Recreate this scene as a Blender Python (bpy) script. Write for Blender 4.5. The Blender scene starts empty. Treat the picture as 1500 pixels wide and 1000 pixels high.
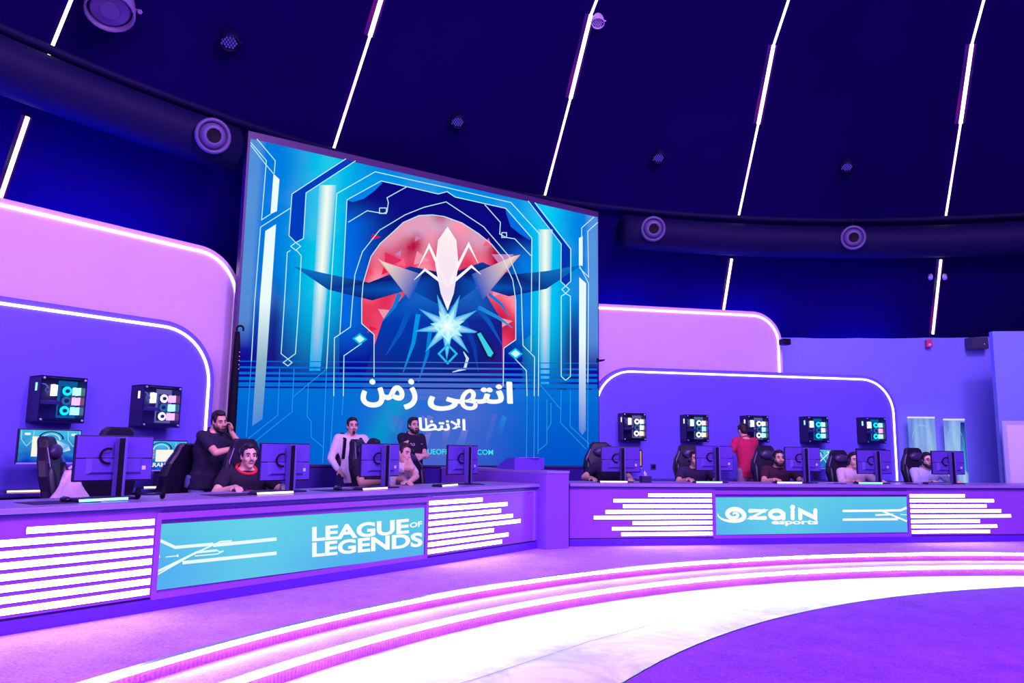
import bpy, bmesh, math, random
from math import sin, cos, pi, radians, atan2, sqrt, hypot
from mathutils import Vector, Matrix, noise
random.seed(7)
SC = bpy.context.scene
COL = SC.collection
SC.view_settings.view_transform = 'Standard'
SC.view_settings.look = 'None'
SC.view_settings.exposure = 0
SC.view_settings.gamma = 1

# ------------------------------------------------------------------ camera
EYE, FOC, PITCH, ROLL = 1.40, 1130.0, radians(8.034), radians(.735)
_F = Vector((0, cos(PITCH), sin(PITCH))); _R = Vector((1, 0, 0)); _U = Vector((0, -sin(PITCH), cos(PITCH)))
CR = _R*cos(ROLL) + _U*sin(ROLL); CU = -_R*sin(ROLL) + _U*cos(ROLL); CF = _F
cd = bpy.data.cameras.new('camera'); cam = bpy.data.objects.new('camera', cd); COL.objects.link(cam)
cd.sensor_width = 36; cd.lens = FOC*36/1500; cd.clip_end = 200; cd.clip_start = .05
m = Matrix((( CR.x, CU.x, -CF.x, 0), (CR.y, CU.y, -CF.y, 0), (CR.z, CU.z, -CF.z, EYE), (0, 0, 0, 1)))
cam.matrix_world = m; SC.camera = cam

def ray(x, y): return CF*FOC + CR*(x-750) + CU*(500-y)
def on_z(x, y, z):
    d = ray(x, y); k = (z-EYE)/d.z; return Vector((d.x*k, d.y*k, z))
S = .2204            # stage height
S1 = .1186           # first step height

class Line:           # a straight run of desk/wall seen from above: origin O, direction a, inward normal n
    def __init__(s, O, E):
        s.O = Vector((O.x, O.y)); s.a = (Vector((E.x, E.y))-s.O).normalized(); s.n = Vector((-s.a.y, s.a.x))
        s.rot = atan2(s.a.y, s.a.x); s.az = atan2(s.a.x, s.a.y)
    def hit(self, x, y, t):          # point of the vertical plane at offset t
        d = ray(x, y); q = self.O + self.n*t; k = q.dot(self.n)/(d.x*self.n.x+d.y*self.n.y)
        return Vector((d.x*k, d.y*k, EYE+d.z*k))
    def sz(self, x, y, t):
        p = self.hit(x, y, t); return ((Vector((p.x, p.y))-self.O).dot(self.a), p.z)
    def P(self, s, t, z): q = self.O+self.a*s+self.n*t; return Vector((q.x, q.y, z))
LD = Line(on_z(0, 931, S), on_z(786, 803, S))
RD = Line(on_z(840, 800, S), on_z(1500, 792.5, S))
DC = Vector((5.519, 1.112))       # dome centre
SCc = Vector((5.89, .553))        # centre of the step arcs

# ------------------------------------------------------------------ materials
def lin(c):
    return tuple(((v/12.92) if v <= .04045 else ((v+.055)/1.055)**2.4) for v in c)
def rgb(r, g, b): return lin((r/255, g/255, b/255))
MATS = {}
def mat(name, col, rough=.6, metal=0, noise_amt=0, nscale=20, bump=0, bscale=200, coat=0, spec=.5):
    if name in MATS: return MATS[name]
    m = bpy.data.materials.new(name); m.use_nodes = True; nt = m.node_tree; b = nt.nodes['Principled BSDF']
    b.inputs['Base Color'].default_value = (*col, 1); b.inputs['Roughness'].default_value = rough
    b.inputs['Metallic'].default_value = metal; b.inputs['Specular IOR Level'].default_value = spec
    if coat: b.inputs['Coat Weight'].default_value = coat
    tc = nt.nodes.new('ShaderNodeTexCoord')
    if noise_amt:
        n = nt.nodes.new('ShaderNodeTexNoise'); n.inputs['Scale'].default_value = nscale; n.inputs['Detail'].default_value = 5
        nt.links.new(tc.outputs['Object'], n.inputs['Vector'])
        r = nt.nodes.new('ShaderNodeMapRange'); r.inputs[1].default_value = .3; r.inputs[2].default_value = .7
        r.inputs[3].default_value = 1-noise_amt; r.inputs[4].default_value = 1+noise_amt
        nt.links.new(n.outputs['Fac'], r.inputs[0])
        mx = nt.nodes.new('ShaderNodeVectorMath'); mx.operation = 'SCALE'; mx.inputs[0].default_value = col
        nt.links.new(r.outputs[0], mx.inputs['Scale']); nt.links.new(mx.outputs[0], b.inputs['Base Color'])
    if bump:
        n = nt.nodes.new('ShaderNodeTexNoise'); n.inputs['Scale'].default_value = bscale; n.inputs['Detail'].default_value = 3
        nt.links.new(tc.outputs['Object'], n.inputs['Vector'])
        bp = nt.nodes.new('ShaderNodeBump'); bp.inputs['Strength'].default_value = bump; bp.inputs['Distance'].default_value = .01
        nt.links.new(n.outputs['Fac'], bp.inputs['Height']); nt.links.new(bp.outputs[0], b.inputs['Normal'])
    MATS[name] = m; return m
def emat(name, col, strength=1):
    if name in MATS: return MATS[name]
    m = bpy.data.materials.new(name); m.use_nodes = True; nt = m.node_tree; nt.nodes.clear()
    e = nt.nodes.new('ShaderNodeEmission'); o = nt.nodes.new('ShaderNodeOutputMaterial')
    e.inputs[0].default_value = (*col, 1); e.inputs[1].default_value = strength
    nt.links.new(e.outputs[0], o.inputs[0]); MATS[name] = m; return m
def vcmat(name, strength=1):          # emission coloured by the mesh's own colour attribute: LED pictures and self-lit banners
    if name in MATS: return MATS[name]
    m = bpy.data.materials.new(name); m.use_nodes = True; nt = m.node_tree; nt.nodes.clear()
    a = nt.nodes.new('ShaderNodeVertexColor'); a.layer_name = 'Col'
    e = nt.nodes.new('ShaderNodeEmission'); o = nt.nodes.new('ShaderNodeOutputMaterial')
    e.inputs[1].default_value = strength
    nt.links.new(a.outputs[0], e.inputs[0]); nt.links.new(e.outputs[0], o.inputs[0]); MATS[name] = m; return m

WHITE_LED = emat('white_led', (1, .93, 1), 5)
TUBE = emat('tube_led', (.86, 1, .96), 8)
STEPLED = emat('step_led', (.72, 1, .92), 44)
WALLLED = emat('wall_led', (.9, .72, 1), 5)
PIC = vcmat('self_lit_picture', 1.0)
DOME = mat('dome_paint', (.006, .001, .062), 1, noise_amt=.12, nscale=.6, spec=.0)
M_DUCT = mat('duct_paint', (.005, .002, .045), .6, spec=.15)
M_NOZ = mat('nozzle_paint', (.10, .07, .22), .5)
M_BLACK = mat('matte_black', (.005, .004, .012), .7, spec=.15)
M_CHAIR = mat('chair_leather', (.010, .007, .03), .42)
M_CHAIRT = mat('chair_trim', (.05, .03, .12), .4)
M_PLAST = mat('black_plastic', (.015, .012, .05), .3)
M_BACK = mat('monitor_back', (.13, .065, .52), .35)
M_POLE = mat('monitor_pole', (.14, .09, .50), .35)
M_DESK = mat('desk_laminate', (.34, .09, .70), .38, noise_amt=.05, nscale=2)
M_DESKD = mat('desk_shadow_gap', (.03, .01, .25), .5)
M_TOP = mat('worktop_laminate', (.34, .22, .62), .35, noise_amt=.06, nscale=8)
M_PINK = mat('wall_pink', (.70, .50, .86), .6, noise_amt=.03, nscale=1)
M_BLUE = mat('wall_blue', (.15, .11, .86), .6, noise_amt=.04, nscale=1)
M_WALLR = mat('wall_violet', (.22, .24, .86), .65, noise_amt=.05, nscale=1)
M_STICK = mat('sticker', (.8, .75, .9), .5)
M_STEEL = mat('steel', (.6, .58, .66), .3, 1)

# ------------------------------------------------------------------ objects
def tagset(o, label=None, cat=None, group=None, kind=None):
    if label: o['label'] = label
    if cat: o['category'] = cat
    if group: o['group'] = group
    if kind: o['kind'] = kind
    return o
def empty(name, loc, rz=0, label=None, cat=None, group=None):
    o = bpy.data.objects.new(name, None); o.empty_display_size = .1; COL.objects.link(o)
    o.location = loc; o.rotation_euler = (0, 0, rz); return tagset(o, label, cat, group)
def link(name, me, mats, parent=None, smooth=False):
    if not isinstance(mats, (list, tuple)): mats = [mats]
    for k in mats: me.materials.append(k)
    if smooth:
        for p in me.polygons: p.use_smooth = True
    o = bpy.data.objects.new(name, me); COL.objects.link(o)
    if parent: o.parent = parent
    return o
def bmo(name, bm, mats, parent=None, smooth=False):
    bmesh.ops.recalc_face_normals(bm, faces=bm.faces[:])
    me = bpy.data.meshes.new(name); bm.to_mesh(me); bm.free(); return link(name, me, mats, parent, smooth)
def copy_tree(o, parent=None):
    c = o.copy(); COL.objects.link(c); c.parent = parent
    for ch in list(o.children): copy_tree(ch, c)
    return c
BM = bmesh.new
def box(bm, x0, x1, y0, y1, z0, z1, mi=0, M=None, bev=0):
    v = [bm.verts.new((x, y, z)) for z in (z0, z1) for y in (y0, y1) for x in (x0, x1)]
    fs = []
    for q in ((0, 1, 3, 2), (4, 6, 7, 5), (0, 4, 5, 1), (2, 3, 7, 6), (0, 2, 6, 4), (1, 5, 7, 3)):
        f = bm.faces.new([v[i] for i in q]); f.material_index = mi; fs.append(f)
    if bev:
        es = list({e for f in fs for e in f.edges})
        r = bmesh.ops.bevel(bm, geom=es, offset=bev, segments=2, affect='EDGES', profile=.5)
        v = list({w for f in r['faces'] for w in f.verts} | {w for w in v if w.is_valid})
    if M is not None:
        for w in v: w.co = M @ w.co
    return v
def prism(bm, pts, fn0, fn1, mi=0):        # polygon pts (2D) between two mapping functions
    a = [bm.verts.new(fn0(p)) for p in pts]; b = [bm.verts.new(fn1(p)) for p in pts]; n = len(pts)
    f = bm.faces.new(a); f.material_index = mi; f = bm.faces.new(b[::-1]); f.material_index = mi
    for i in range(n):
        f = bm.faces.new((a[i], a[(i+1) % n], b[(i+1) % n], b[i])); f.material_index = mi
def loft(bm, rings, mi=0, close=True):       # rings: lists of equally many points
    R = [[bm.verts.new(p) for p in r] for r in rings]; n = len(R[0])
    for a, b in zip(R, R[1:]):
        for i in range(n):
            f = bm.faces.new((a[i], a[(i+1) % n], b[(i+1) % n], b[i])); f.material_index = mi
    if close:
        f = bm.faces.new(R[0][::-1]); f.material_index = mi; f = bm.faces.new(R[-1]); f.material_index = mi
def frame(d):
    d = Vector(d).normalized(); h = Vector((0, 0, 1)) if abs(d.z) < .95 else Vector((0, 1, 0))
    u = d.cross(h).normalized(); return u, u.cross(d).normalized()
def circ(c, d, r, n=16, r2=None, ph=0):
    u, v = frame(d); c = Vector(c); r2 = r2 or r
    return [c+u*(r*cos(2*pi*i/n+ph))+v*(r2*sin(2*pi*i/n+ph)) for i in range(n)]
def tube(bm, pts, r, n=10, mi=0):
    pts = [Vector(p) for p in pts]; rings = []
    for i, p in enumerate(pts):
        d = (pts[min(i+1, len(pts)-1)]-pts[max(i-1, 0)]); rr = r[i] if isinstance(r, (list, tuple)) else r
        rings.append((p, d.normalized(), rr))
    u, v = frame(rings[0][1]); R = []
    for p, d, rr in rings:
        u = (u-d*u.dot(d)).normalized(); v = d.cross(u)
        R.append([p+u*(rr*cos(2*pi*i/n))+v*(rr*sin(2*pi*i/n)) for i in range(n)])
    loft(bm, R, mi)
def lathe(bm, prof, c=(0, 0, 0), d=(0, 0, 1), n=24, mi=0, close=False):   # prof: (radius, height along d)
    c = Vector(c); d = Vector(d).normalized()
    R = [circ(c+d*h, d, max(r, 1e-4), n) for r, h in prof]; loft(bm, R, mi, close)
def ellip(bm, c, r, n=14, k=9, M=None, mi=0):
    c = Vector(c); R = []
    for j in range(k+1):
        th = pi*j/k; s_ = max(sin(th), .02); z = -cos(th)
        ring = []
        for i in range(n):
            p = Vector((r[0]*s_*cos(2*pi*i/n), r[1]*s_*sin(2*pi*i/n), r[2]*z))
            if M is not None: p = M @ p
            ring.append(c+p)
        R.append(ring)
    loft(bm, R, mi)
def torus(bm, c, d, R, r, n=28, k=8, a0=0, a1=2*pi, mi=0):
    c = Vector(c); u, v = frame(d); d = Vector(d).normalized(); full = abs(a1-a0-2*pi) < 1e-6; rings = []
    N = n if full else n+1
    for i in range(N):
        a = a0+(a1-a0)*i/n; e = u*cos(a)+v*sin(a)
        rings.append([c+e*(R+r*cos(2*pi*j/k))+d*(r*sin(2*pi*j/k)) for j in range(k)])
    if full:
        V = [[bm.verts.new(p) for p in g] for g in rings]
        for i in range(n):
            a, b = V[i], V[(i+1) % n]
            for j in range(k):
                f = bm.faces.new((a[j], b[j], b[(j+1) % k], a[(j+1) % k])); f.material_index = mi
    else: loft(bm, rings, mi)

# ================================================================== FLOOR, STEPS, STAGE
def rAB(b): return 9.0446-.5435*b+.2394*b*b
def rCD(b): return 8.6583-.5103*b+.2223*b*b
def rE(b):  return 7.3829-1.5842*b+.517*b*b if -.5 < b < .45 else (7.3829-1.5842*-.5+.517*.25-2.10*(b+.5) if b <= -.5 else 7.3829-1.5842*.45+.517*.2025-1.119*(b-.45)*max(0, 1-(b-.45)*.35))
def arc(fn, phi, z, off=0):
    b = phi-2.0; r = fn(b)+off; return Vector((SCc.x+r*cos(phi), SCc.y+r*sin(phi), z))
PH = [1.0+i*(3.25-1.0)/120 for i in range(121)]
def strip(name, rows, mats, parent=None, mis=None, smooth=True):
    bm = BM(); V = [[bm.verts.new(p) for p in row] for row in rows]
    for k, (a, b) in enumerate(zip(V, V[1:])):
        for i in range(len(a)-1):
            f = bm.faces.new((a[i], a[i+1], b[i+1], b[i])); f.material_index = mis[k] if mis else 0
    return bmo(name, bm, mats, parent, smooth)

def carpet(name, col, col2, lines=True):
    m = bpy.data.materials.new(name); m.use_nodes = True; nt = m.node_tree; b = nt.nodes['Principled BSDF']
    b.inputs['Roughness'].default_value = .95; b.inputs['Specular IOR Level'].default_value = .1
    tc = nt.nodes.new('ShaderNodeTexCoord'); n = nt.nodes.new('ShaderNodeTexNoise'); n.inputs['Scale'].default_value = 60; n.inputs['Detail'].default_value = 6
    n2 = nt.nodes.new('ShaderNodeTexNoise'); n2.inputs['Scale'].default_value = 2.2; n2.inputs['Detail'].default_value = 6; n2.inputs['Roughness'].default_value = .75
    w = nt.nodes.new('ShaderNodeTexWave'); w.inputs['Scale'].default_value = 22; w.inputs['Distortion'].default_value = 3; w.inputs['Detail'].default_value = 2
    for q in (n, n2, w): nt.links.new(tc.outputs['Object'], q.inputs['Vector'])
    ad = nt.nodes.new('ShaderNodeMath'); ad.operation = 'MULTIPLY_ADD'; ad.inputs[1].default_value = .45; nt.links.new(n2.outputs['Fac'], ad.inputs[0])
    sc = nt.nodes.new('ShaderNodeMath'); sc.operation = 'MULTIPLY'; sc.inputs[1].default_value = .55; nt.links.new(n.outputs['Fac'], sc.inputs[0]); nt.links.new(sc.outputs[0], ad.inputs[2])
    ad2 = nt.nodes.new('ShaderNodeMath'); ad2.operation = 'MULTIPLY_ADD'; ad2.inputs[1].default_value = .16 if lines else .05
    nt.links.new(w.outputs['Fac'], ad2.inputs[0]); nt.links.new(ad.outputs[0], ad2.inputs[2])
    cr = nt.nodes.new('ShaderNodeValToRGB'); cr.color_ramp.elements[0].position = .4; cr.color_ramp.elements[1].position = .75
    cr.color_ramp.elements[0].color = (*col, 1); cr.color_ramp.elements[1].color = (*col2, 1)
    nt.links.new(ad2.outputs[0], cr.inputs[0]); nt.links.new(cr.outputs[0], b.inputs['Base Color'])
    bp = nt.nodes.new('ShaderNodeBump'); bp.inputs['Strength'].default_value = .5; bp.inputs['Distance'].default_value = .01
    nt.links.new(ad2.outputs[0], bp.inputs['Height']); nt.links.new(bp.outputs[0], b.inputs['Normal'])
    return m
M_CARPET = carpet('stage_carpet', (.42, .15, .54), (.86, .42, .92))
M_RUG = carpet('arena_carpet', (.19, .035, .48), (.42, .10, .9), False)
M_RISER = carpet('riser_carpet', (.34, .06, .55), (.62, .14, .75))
def tile():
    m = bpy.data.materials.new('pale_stone_floor'); m.use_nodes = True; nt = m.node_tree; b = nt.nodes['Principled BSDF']
    b.inputs['Roughness'].default_value = .35
    tc = nt.nodes.new('ShaderNodeTexCoord'); n = nt.nodes.new('ShaderNodeTexNoise'); n.inputs['Scale'].default_value = 1.6; n.inputs['Detail'].default_value = 8; n.inputs['Roughness'].default_value = .7; n.inputs['Distortion'].default_value = .6
    nt.links.new(tc.outputs['Object'], n.inputs['Vector'])
    cr = nt.nodes.new('ShaderNodeValToRGB'); e = cr.color_ramp.elements; e[0].position = .35; e[0].color = (*rgb(190, 175, 215), 1); e[1].position = .6; e[1].color = (*rgb(250, 250, 255), 1)
    nt.links.new(n.outputs['Fac'], cr.inputs[0]); nt.links.new(cr.outputs[0], b.inputs['Base Color']); return m
M_TILE = tile()

bm = BM(); N = 96
c = [bm.verts.new((DC.x+14.2*cos(2*pi*i/N), DC.y+14.2*sin(2*pi*i/N), 0)) for i in range(N)]; bm.faces.new(c)
fl = bmo('floor', bm, M_TILE); tagset(fl, kind='structure')
# round carpet in the middle of the arena
bm = BM(); ph = [i*2*pi/160 for i in range(160)]
def rEc(p):
    b = p-2.0
    if b > 1.25: k = min(1, (b-1.25)/1.5); return rE(1.25)*(1-k)+6.8*k
    if b < -1.0: k = min(1, (-1.0-b)/1.0); return rE(-1.0)*(1-k)+6.8*k
    return rE(b)
a = [bm.verts.new((SCc.x+rEc(p)*cos(p), SCc.y+rEc(p)*sin(p), .001)) for p in ph]
b_ = [bm.verts.new((SCc.x+(rEc(p)-.01)*cos(p), SCc.y+(rEc(p)-.01)*sin(p), .012)) for p in ph]
bm.faces.new(b_)
for i in range(160): bm.faces.new((a[i], a[(i+1) % 160], b_[(i+1) % 160], b_[i]))
rug = bmo('arena_carpet', bm, M_RUG); tagset(rug, 'round purple carpet covering the middle of the arena floor', 'carpet')
# stone floor seam (thin dark line) and carpet edging
sp = [on_z(*q, .002) for q in ((640, 1010), (700, 993), (860, 940), (1009, 900), (1073, 889), (1180, 876))]
bm = BM(); 
for p, q in zip(sp, sp[1:]):
    d = (q-p).normalized(); n_ = Vector((-d.y, d.x, 0))*.004
    bm.faces.new([bm.verts.new(w) for w in (p-n_, q-n_, q+n_, p+n_)])
bmo('trim_1', bm, mat('seam', (.25, .22, .35), .6))['kind'] = 'structure'
strip('trim_2', [[arc(rE, p, .014, .0) for p in PH], [arc(rE, p, .014, .012) for p in PH], [arc(rE, p, .0, .014) for p in PH]], mat('edge_trim', (.05, .03, .15), .4))['kind'] = 'structure'

# steps: riser CD (0..S1), tread, riser AB (S1..S), stage top out to the wall
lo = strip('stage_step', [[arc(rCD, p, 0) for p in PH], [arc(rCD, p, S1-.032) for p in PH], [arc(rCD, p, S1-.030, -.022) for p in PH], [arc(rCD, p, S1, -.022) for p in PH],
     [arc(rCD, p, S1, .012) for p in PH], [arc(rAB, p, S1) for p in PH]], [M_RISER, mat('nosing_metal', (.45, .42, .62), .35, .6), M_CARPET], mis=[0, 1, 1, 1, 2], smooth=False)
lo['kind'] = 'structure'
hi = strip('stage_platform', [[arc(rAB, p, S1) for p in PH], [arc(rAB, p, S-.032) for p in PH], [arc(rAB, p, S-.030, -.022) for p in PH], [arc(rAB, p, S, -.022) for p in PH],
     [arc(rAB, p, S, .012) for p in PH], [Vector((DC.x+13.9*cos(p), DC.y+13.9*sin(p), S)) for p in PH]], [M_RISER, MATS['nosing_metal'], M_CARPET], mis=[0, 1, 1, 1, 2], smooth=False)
hi['kind'] = 'structure'
for nm, fn, z, lab in (('low', rCD, S1, 'long curved white light strip under the edge of the lower step'), ('high', rAB, S, 'long curved white light strip under the edge of the stage platform')):
    o = strip('step_light_strip', [[arc(fn, p, z-.034, -.0215) for p in PH], [arc(fn, p, z-.006, -.0245) for p in PH]], STEPLED)
    tagset(o, lab, 'light strip', 'light strips along the stage steps')

# ================================================================== WALLS
def wallring(name, a0, a1, z0, z1, m_, r=13.7):
    n = 60; rows = [[Vector((DC.x+r*cos(a0+(a1-a0)*i/n), DC.y+r*sin(a0+(a1-a0)*i/n), z)) for i in range(n+1)] for z in (z0, z1)]
    o = strip(name, rows, m_); o['kind'] = 'structure'; return o
wallring('wall_right', -.3, radians(100), 0, 3.66, M_WALLR)
wallring('wall_back', radians(100), radians(200), 0, 3.66, M_DUCT)
wallring('wall_front', radians(200), 2*pi-.3, 0, 3.66, M_DUCT)

def rrect(s0, s1, z0, z1, rl, rr, n=14):       # outline with rounded upper corners (0 = square)
    p = [(s0, z0)]
    if rl: p += [(s0+rl-rl*cos(pi/2*i/n), z1-rl+rl*sin(pi/2*i/n)) for i in range(n+1)]
    else: p.append((s0, z1))
    if rr: p += [(s1-rr+rr*sin(pi/2*i/n), z1-rr+rr*cos(pi/2*i/n)) for i in range(n+1)]
    else: p.append((s1, z1))
    p.append((s1, z0)); return p
def wallpanel(L, s0, s1, z1, rl, rr, t, th, m_, label, inset=.075):
    root = empty('wall_panel', L.P((s0+s1)/2, t, S), L.rot, label, 'wall panel')
    off = (s0+s1)/2
    def f(tt): return lambda p: Vector((p[0]-off, tt, p[1]-S))
    bm = BM(); prism(bm, rrect(s0, s1, S, z1+inset, rl and rl+inset, rr and rr+inset), f(0), f(th)); bmo('panel', bm, m_, root)
    path = rrect(s0+(inset if rl else 0), s1-(inset if rr else 0), S, z1, rl, rr)
    if not rl: path = path[1:]
    if not rr: path = path[:-1]
    bm = BM(); w = .014; rows = []
    for i, p in enumerate(path):
        a = Vector(path[max(i-1, 0)]); b = Vector(path[min(i+1, len(path)-1)]); d = (b-a).normalized(); n_ = Vector((-d.y, d.x))*w
        q = Vector(p); rows.append([Vector((x.x-off, y, x.y-S)) for x, y in ((q-n_, -.001), (q-n_, -.012), (q+n_, -.012), (q+n_, -.001))])
    loft(bm, rows); bmo('light_strip', bm, WALLLED, root)
    return root
TW = 3.0
wallpanel(LD, -3.2, 3.23, 2.77, 0, .62, TW, .1, M_BLUE, 'blue-violet lower wall panel with rounded corner behind the left desk, edged in light')
wallpanel(LD, -3.2, 3.68, 3.81, 0, .55, TW+.22, .1, M_PINK, 'tall pink wall panel with rounded corner left of the giant screen')
wallpanel(RD, 1.17, 6.99, 2.77, .62, .62, TW, .1, M_BLUE, 'wide blue-violet wall panel with two rounded corners behind the right desk')
wallpanel(RD, .9, 4.86, 3.90, 0, .5, TW+.22, .1, M_PINK, 'pale pink upper wall panel right of the giant screen')
# partition and white door leaf at the right edge
pa = Line(Vector((9.0, 13.0, 0)), Vector((12.2, 12.2, 0)))
bm = BM(); box(bm, 0, 3.4, 0, .12, 0, 3.5-S); o = bmo('wall_partition', bm, mat('partition_paint', (.24, .32, .86), .6))
def vray(px, py, dist): d = ray(px, py); k = dist/d.y; return Vector((d.x*k, dist, EYE+d.z*k))
pp = vray(1462, 600, 12.9); o.location = (pp.x, pp.y, S); o.rotation_euler = (0, 0, radians(-8)); o['kind'] = 'structure'
d1 = vray(1470, 650, 12.55)
root = empty('display_board', (d1.x, d1.y, S), radians(-8), 'tall white board in a pale frame standing at the right edge', 'board')
bm = BM(); box(bm, 0, 1.3, 0, .04, 0, 1.98-S); bmo('frame', bm, mat('board_frame', rgb(190, 200, 245), .5), root)
bm = BM(); box(bm, .06, 1.24, -.012, -.001, .06, 1.91-S); bmo('sheet', bm, mat('board_sheet', rgb(238, 232, 255), .6), root)

# ================================================================== DOME CEILING
prof = [(13.72, 3.62), (13.617, 3.708), (12.636, 5.63), (11.659, 7.051), (10.983, 8.135), (9.6, 9.25), (7.2, 10.4), (4.2, 11.1), (.6, 11.4)]
bm = BM(); N = 72
V = [[bm.verts.new((DC.x+r*cos(2*pi*i/N), DC.y+r*sin(2*pi*i/N), z)) for i in range(N)] for r, z in prof]
for a, b in zip(V, V[1:]):
    for i in range(N): bm.faces.new((a[i], b[i], b[(i+1) % N], a[(i+1) % N]))
bm.faces.new(V[-1])
bmo('ceiling', bm, DOME, smooth=True)['kind'] = 'structure'
def dome_pt(r, z, a, off=0): return Vector((DC.x+(r-off)*cos(a), DC.y+(r-off)*sin(a), z-off*.5))
# meridian light strips: white core with coloured stretches
def led_grad(name):
    m = bpy.data.materials.new(name); m.use_nodes = True; nt = m.node_tree; nt.nodes.clear()
    tc = nt.nodes.new('ShaderNodeTexCoord'); sp = nt.nodes.new('ShaderNodeSeparateXYZ'); nt.links.new(tc.outputs['Object'], sp.inputs[0])
    n = nt.nodes.new('ShaderNodeTexNoise'); n.inputs['Scale'].default_value = .9; n.inputs['Detail'].default_value = 0; nt.links.new(tc.outputs['Object'], n.inputs[0])
    cr = nt.nodes.new('ShaderNodeValToRGB'); e = cr.color_ramp.elements
    e[0].position = .36; e[0].color = (1, .25, .95, 1); e[1].position = .62; e[1].color = (.95, 1, .45, 1)
    x = e.new(.45); x.color = (1, .72, .9, 1); x = e.new(.53); x.color = (1, .95, .75, 1)
    nt.links.new(n.outputs['Fac'], cr.inputs[0])
    em = nt.nodes.new('ShaderNodeEmission'); em.inputs[1].default_value = 3; o = nt.nodes.new('ShaderNodeOutputMaterial')
    nt.links.new(cr.outputs[0], em.inputs[0]); nt.links.new(em.outputs[0], o.inputs[0]); return m
GLED = led_grad('ceiling_led')
GHALO = led_grad('ceiling_led_halo')  # bloom around the strips, painted as dim coloured emission
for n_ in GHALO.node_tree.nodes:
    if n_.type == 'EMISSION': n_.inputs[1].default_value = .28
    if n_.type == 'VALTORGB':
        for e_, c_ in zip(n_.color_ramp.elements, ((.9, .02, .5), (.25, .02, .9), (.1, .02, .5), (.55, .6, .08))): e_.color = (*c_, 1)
labs = ['right-most slanted light strip on the dark dome, above the right wall corner', 'slanted light strip on the dark dome ending above the pale pink panel', 'slanted light strip on the dark dome ending at the giant screen\'s right half',
        'slanted light strip on the dark dome ending at the giant screen\'s left half', 'left-most slanted light strip on the dark dome, left of the giant screen', None, None]
def seglerp(pts, step=.35):
    out = []
    for (r0, z0), (r1, z1) in zip(pts, pts[1:]):
        n = max(2, int(hypot(r1-r0, z1-z0)/step)); out += [(r0+(r1-r0)*i/n, z0+(z1-z0)*i/n) for i in range(n)]
    return out+[pts[-1]]
for k in range(5):
    a = 1.388+k*.296
    root = empty('ceiling_light_strip', (DC.x+13.5*cos(a), DC.y+13.5*sin(a), 3.72), a, labs[k], 'light strip', 'slanted light strips on the dome')
    ca, sa = cos(a), sin(a)
    for si, (pr, w) in enumerate(((prof[1:3], .018), ([prof[2], prof[3]], .013), ([prof[3], prof[4]], .026), (prof[4:7], .015))):
        bm = BM(); pts = seglerp(pr); rows = []
        if si == 0: pts = [p for p in pts if p[1] < 5.0] + [(12.97, 4.98)]
        for i, (r, z) in enumerate(pts):
            base = Vector((r-13.5-.02, 0, z-3.72-.01)); d = Vector((-.84, 0, -.54))*.03; y = Vector((0, w, 0))
            rows.append([base-y, base-y+d, base+y+d, base+y])
        loft(bm, rows); bmo('light_segment', bm, GLED, root)
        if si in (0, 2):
            bm = BM(); loft(bm, [[Vector((r-13.5-.005, y_, z-3.72)) for y_ in (-w*3.2, w*3.2)]+[Vector((r-13.5-.018, y_, z-3.72-.008)) for y_ in (w*2.9, -w*2.9)] for r, z in pts]); bmo('halo_band', bm, GHALO, root)  # wide glowing band imitating the halo around the strip

# ring duct with jet nozzles (open behind the giant screen)
def duct_arc(u, v):
    # angles in the (u, v) frame for world angles 138 deg -> 467 deg
    def conv(w):
        e = Vector((cos(w), sin(w), 0)); return atan2(e.dot(v), e.dot(u))
    s_ = 1 if u.cross(v).z > 0 else -1
    if s_ > 0: a = conv(radians(137.6)); return a, a+radians(329.4)
    a = conv(radians(107.0)); return a, a+radians(329.4)
bm = BM(); _u, _v = frame((0, 0, 1)); _ph = atan2(_u.y, _u.x); torus(bm, (DC.x, DC.y, 5.18), (0, 0, 1), 12.38, .29, 110, 14, *duct_arc(_u, _v))
tagset(bmo('ventilation_duct', bm, M_DUCT, smooth=True), 'large dark round ventilation duct circling the dome above the walls', 'duct')
bm = BM(); torus(bm, (DC.x, DC.y, 5.62), (0, 0, 1), 12.50, .055, 110, 8)
tagset(bmo('ring_rail', bm, M_DUCT, smooth=True), 'thin dark rail circling the dome just above the duct', 'rail')
def on_cyl(px, py, r, z=None):
    d = ray(px, py); A = d.x*d.x+d.y*d.y; B = -2*(d.x*DC.x+d.y*DC.y); Cc = DC.length_squared-r*r
    k = (-B+sqrt(B*B-4*A*Cc))/2/A; return Vector((d.x*k, d.y*k, EYE+d.z*k))
def nozzle(px, py, r, label, sc=1):
    p = on_cyl(px, py, r); toc = Vector((DC.x-p.x, DC.y-p.y, -2.2)).normalized()*.6 + Vector((-p.x, -p.y, EYE-p.z)).normalized()*.6
    toc.normalize()
    root = empty('jet_nozzle', p, 0, label, 'air nozzle', 'air nozzles on the ring duct')
    bm = BM(); lathe(bm, [(.13, -.36), (.15, -.1), (.2, -.06), (.215, 0), (.2, .03), (.17, .02), (.165, -.03), (.13, -.05)], (0, 0, 0), toc, 32); bmo('outer_ring', bm, M_NOZ, root, True)
    bm = BM(); lathe(bm, [(.165, -.06), (.155, .0), (.13, .045), (.095, .06), (.085, .055), (.08, .0)], (0, 0, 0), toc, 28); bmo('inner_cone', bm, M_NOZ, root, True)
    bm = BM(); lathe(bm, [(.085, .04), (.001, .03)], (0, 0, 0), toc, 24); bmo('outlet', bm, M_BLACK, root, True)
    bm = BM(); tube(bm, [(0, 0, .17), (0, 0, .36)], .005, 6); bmo('hanger', bm, M_DUCT, root)
    root.scale = (sc, sc, sc)
nozzle(957, 335, 12.0, 'round air nozzle on the duct just right of the giant screen')
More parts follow.
